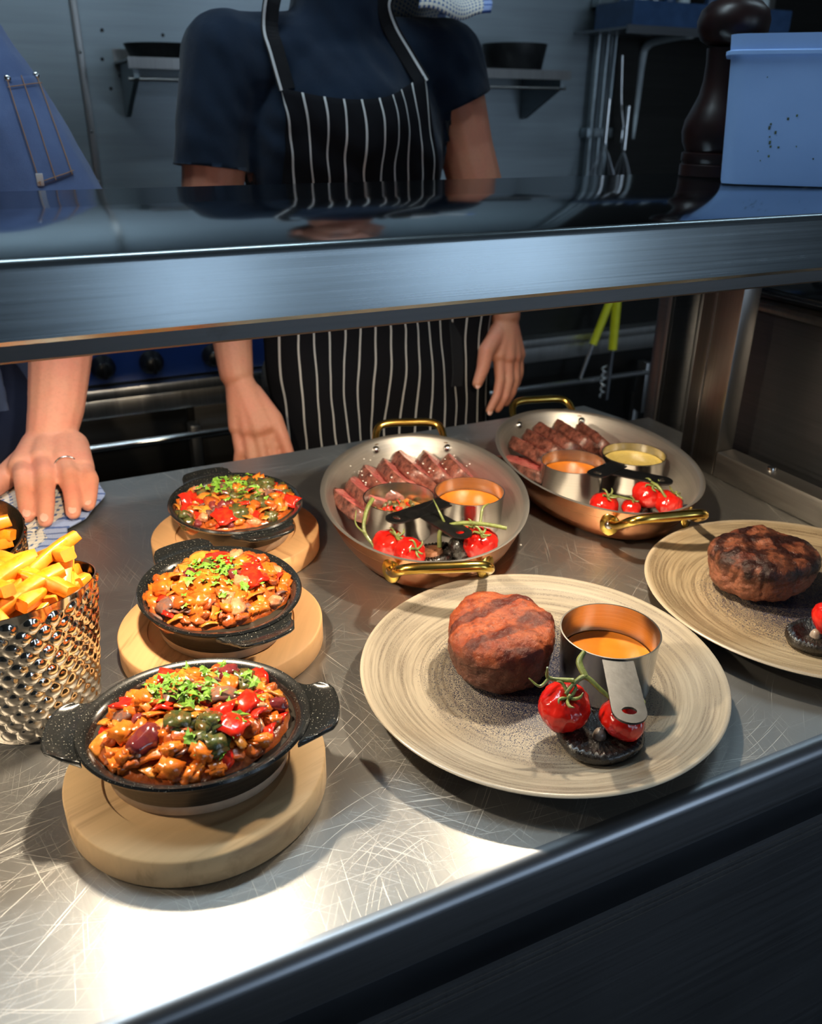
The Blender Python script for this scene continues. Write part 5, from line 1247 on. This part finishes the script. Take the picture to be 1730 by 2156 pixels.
t = thing('shoulder_towel', 'blue and white checked towel slung over the middle cook\'s shoulder', 'towel', (0.66, 1.345, 0.55))
sheet('towel_cloth', 30, 40, shoulder_fn, 'checked_towel', t, (-0.66, -1.345, -0.55), lambda u, v: (u*0.92, v*1.2))

# ---------------------------------------------------------------- left cook, leaning on the counter
CB = (-0.16, 1.385, -0.9)
tb_ = thing('person', 'cook in a blue denim jacket leaning one hand on a checked cloth', 'person', CB)
offB = (-CB[0], -CB[1], 0.9)
def bodyB(bm):
    add_ell(bm, (-0.13, 1.385, 0.0), (0.165, 0.11, 0.13)); add_ell(bm, (-0.15, 1.385, 0.17), (0.150, 0.105, 0.15)); add_ell(bm, (-0.165, 1.37, 0.37), (0.170, 0.115, 0.17))
    add_capsule(bm, (-0.31, 1.385, 0.490), 0.058, (-0.03, 1.335, 0.490), 0.058); limb(bm, [((-0.17, 1.37, 0.50), 0.066), ((-0.18, 1.345, 0.63), 0.058)]); head(bm, (-0.185, 1.32, 0.725))
    limb(bm, [((-0.34, 1.385, 0.49), 0.056), ((-0.385, 1.37, 0.26), 0.044), ((-0.36, 1.23, 0.10), 0.028)]); add_capsule(bm, (-0.36, 1.22, 0.085), 0.026, (-0.35, 1.17, 0.0), 0.024)
    limb(bm, [((-0.005, 1.325, 0.490), 0.058), ((0.050, 1.255, 0.35), 0.049), ((0.072, 1.210, 0.25), 0.044), ((0.056, 1.150, 0.150), 0.0390), ((0.036, 1.108, 0.085), 0.0340), ((0.024, 1.084, 0.058), 0.0300)])
    W = [(0.006, 1.074, 0.048), (0.018, 1.074, 0.050), (0.032, 1.070, 0.049), (0.044, 1.066, 0.044)]
    mc = [(-0.015, 1.025, 0.042), (0.007, 1.024, 0.046), (0.030, 1.014, 0.044), (0.048, 1.000, 0.038)]
    for w_, m_, r in zip(W, mc, (0.0170, 0.0170, 0.0160, 0.0150)): add_capsule(bm, w_, 0.021, m_, r)
    fing = [[(-0.0160, 0.992, 0.0430), (-0.0180, 0.952, 0.0290), (-0.0190, 0.932, 0.0200)], [(0.0070, 0.984, 0.0450), (0.0020, 0.938, 0.0290), (-0.0020, 0.914, 0.0190)], [(0.0325, 0.974, 0.0425), (0.0300, 0.938, 0.0290), (0.0275, 0.920, 0.0200)], [(0.0520, 0.968, 0.0360), (0.0480, 0.948, 0.0260), (0.0450, 0.938, 0.0190)]]
    for m_, f in zip(mc, fing): limb(bm, [(m_, 0.0128), (f[0], 0.0114), (f[1], 0.0098), (f[2], 0.0086)], 14)
    limb(bm, [((0.000, 1.066, 0.040), 0.020), ((-0.034, 1.036, 0.030), 0.0150), ((-0.055, 1.010, 0.024), 0.0120), ((-0.070, 0.990, 0.021), 0.0100)], 14)
    legs(bm, -0.13, 1.385)
remeshed('body', bodyB, 0.0028, 'skin_warm', tb_, 3, offB)
face_parts(tb_, (-0.185, 1.32, 0.725), offB, 'hair_brown')
nails(tb_, offB, [((-0.0195, 0.9270, 0.0265), (0, -0.85, -0.5), (0, -0.5, 0.85)), ((-0.0030, 0.9090, 0.0255), (-0.1, -0.85, -0.5), (0, -0.5, 0.85)), ((0.0268, 0.9155, 0.0265), (-0.1, -0.85, -0.5), (0, -0.5, 0.85)), ((0.0445, 0.9335, 0.0255), (-0.1, -0.85, -0.5), (0, -0.5, 0.85))], 'nail_pink')
def ring_path():
    c = Vector((0.0310, 0.999, 0.0440)); ax = Vector((0.05, -0.98, -0.03)).normalized(); a = ax.cross(Vector((0, 0, 1))).normalized(); b = a.cross(ax); return [c+(a*math.cos(2*PI*k/24)+b*math.sin(2*PI*k/24))*0.0132 for k in range(25)]
tube('finger_ring', ring_path(), 0.0011, 'chrome', tb_, 8, 0, offB)
HB = (Vector((0.066, 1.218, 0.285)), Vector((0.25, -0.40, -0.88)).normalized())
def jacketB(bm):
    add_ell(bm, (-0.14, 1.385, 0.06), (0.180, 0.128, 0.16)); add_ell(bm, (-0.165, 1.375, 0.30), (0.186, 0.132, 0.22)); add_capsule(bm, (-0.31, 1.387, 0.490), 0.072, (-0.03, 1.338, 0.490), 0.072)
    add_capsule(bm, (-0.17, 1.372, 0.50), 0.080, (-0.175, 1.355, 0.565), 0.070)
    limb(bm, [((-0.005, 1.325, 0.485), 0.074), ((0.042, 1.262, 0.37), 0.082), ((0.078, 1.212, 0.24), 0.092)]); limb(bm, [((-0.34, 1.387, 0.485), 0.072), ((-0.375, 1.375, 0.30), 0.068)])
def hemB(p):
    q = p.copy(); p = p+Vector((0.004*nz(q, 12), 0.004*nz(q, 12, 5), 0.003*nz((q.x, q.y, q.z*2), 16, 9)))
    if q.x > -0.02 and q.z < 0.42 and q.y < 1.33:
        d = (p-HB[0]).dot(HB[1])
        if d > 0: p = p-HB[1]*d
    return p
jk = remeshed('denim_jacket', jacketB, 0.006, 'blue_denim', tb_, 6, offB, deform=hemB)
trousers(tb_, -0.13, 1.385, offB, 'dark_navy_cloth')
jb = BVHTree.FromPolygons([v.co.copy() for v in jk.data.vertices], [tuple(p.vertices) for p in jk.data.polygons])
def onj(x, z, d=0.0015):
    h = jb.ray_cast(Vector((x*0.90, 0.95, z)), Vector((x*0.22, 1, 0)).normalized())
    if h[0] is None: return Vector((x, 1.25, z))
    n = h[1] if h[1].y < 0 else -h[1]; return h[0]+n*d
Q = ((0.050, 0.456), (0.090, 0.462), (0.110, 0.352), (0.066, 0.340))
def quad(u, v): 
    a = Vector(Q[0]).lerp(Vector(Q[1]), u); b = Vector(Q[3]).lerp(Vector(Q[2]), u); return a.lerp(b, v)
pk = sheet('sleeve_pocket', 14, 24, lambda u, v: onj(*quad(u, v)), 'blue_denim', tb_, offB, lambda u, v: (u, v), 0.0016)
for u0 in (0.04, 0.48, 0.93):
    tube('stitching', [onj(*quad(u0, k/14), d=0.0036) for k in range(15)], 0.0006, 'stitch_thread', pk, 5)
tube('stitching', [onj(*quad(k/8, 0.09), d=0.0036) for k in range(9)], 0.0006, 'stitch_thread', pk, 5); tube('stitching', [onj(*quad(k/8, 0.97), d=0.0036) for k in range(9)], 0.0006, 'stitch_thread', pk, 5)
for u0 in (0.06, 0.92):
    p = onj(*quad(u0, 0.01), d=0.003); bm = bmesh.new(); add_ell(bm, p, (0.0042, 0.0024, 0.0042), None, 2); from_bm('snap_button', bm, 'chrome', pk)
bm = bmesh.new(); p = onj(*quad(0.06, 0.95), d=0.004); add_box(bm, p-Vector((0.004, 0.001, 0.007)), p+Vector((0.004, 0.001, 0.007)), 0.0005); from_bm('tag', bm, 'white_stripe', pk)

# checked cloth under the hand
XR = [(1.075, 0.058), (1.03, 0.064), (0.985, 0.066), (0.955, 0.052), (0.930, 0.040), (0.912, 0.016), (0.885, 0.018), (0.86, 0.004), (0.82, -0.008), (0.79, -0.016)]
def cloth_fn(u, v):
    y = 1.075-v*(1.075-0.79)
    for (ya, xa), (yb, xb) in zip(XR, XR[1:]):
        if ya >= y >= yb: xr = xa+(xb-xa)*(ya-y)/(ya-yb)
    xl = -0.150+0.03*math.sin(v*5); x = xl+(xr-xl)*u
    z = 0.0045+0.0040*(1+math.sin(u*9+v*5))*0.5+0.005*(1+nz((x, y, 0), 26))*0.5+0.011*math.exp(-((x-0.012)/0.05)**2-((y-1.01)/0.055)**2)
    edge = min(1, (1-u)*9); z = 0.0014+(z-0.0014)*(0.45+0.55*edge)
    if y > 1.046: z -= (y-1.046)*1.2
    return (x+0.004*nz((y, u, 0), 30), y, max(z, 0.0012) if y < 1.044 else z)
t = thing('checked_cloth', 'blue and white checked kitchen cloth lying under the left cook\'s hand', 'cloth', (-0.04, 0.93, 0))
sheet('cloth_sheet', 60, 80, cloth_fn, 'checked_towel', t, (0.04, -0.93, 0), lambda u, v: (u*0.94+0.02, v*1.5), 0.0028)
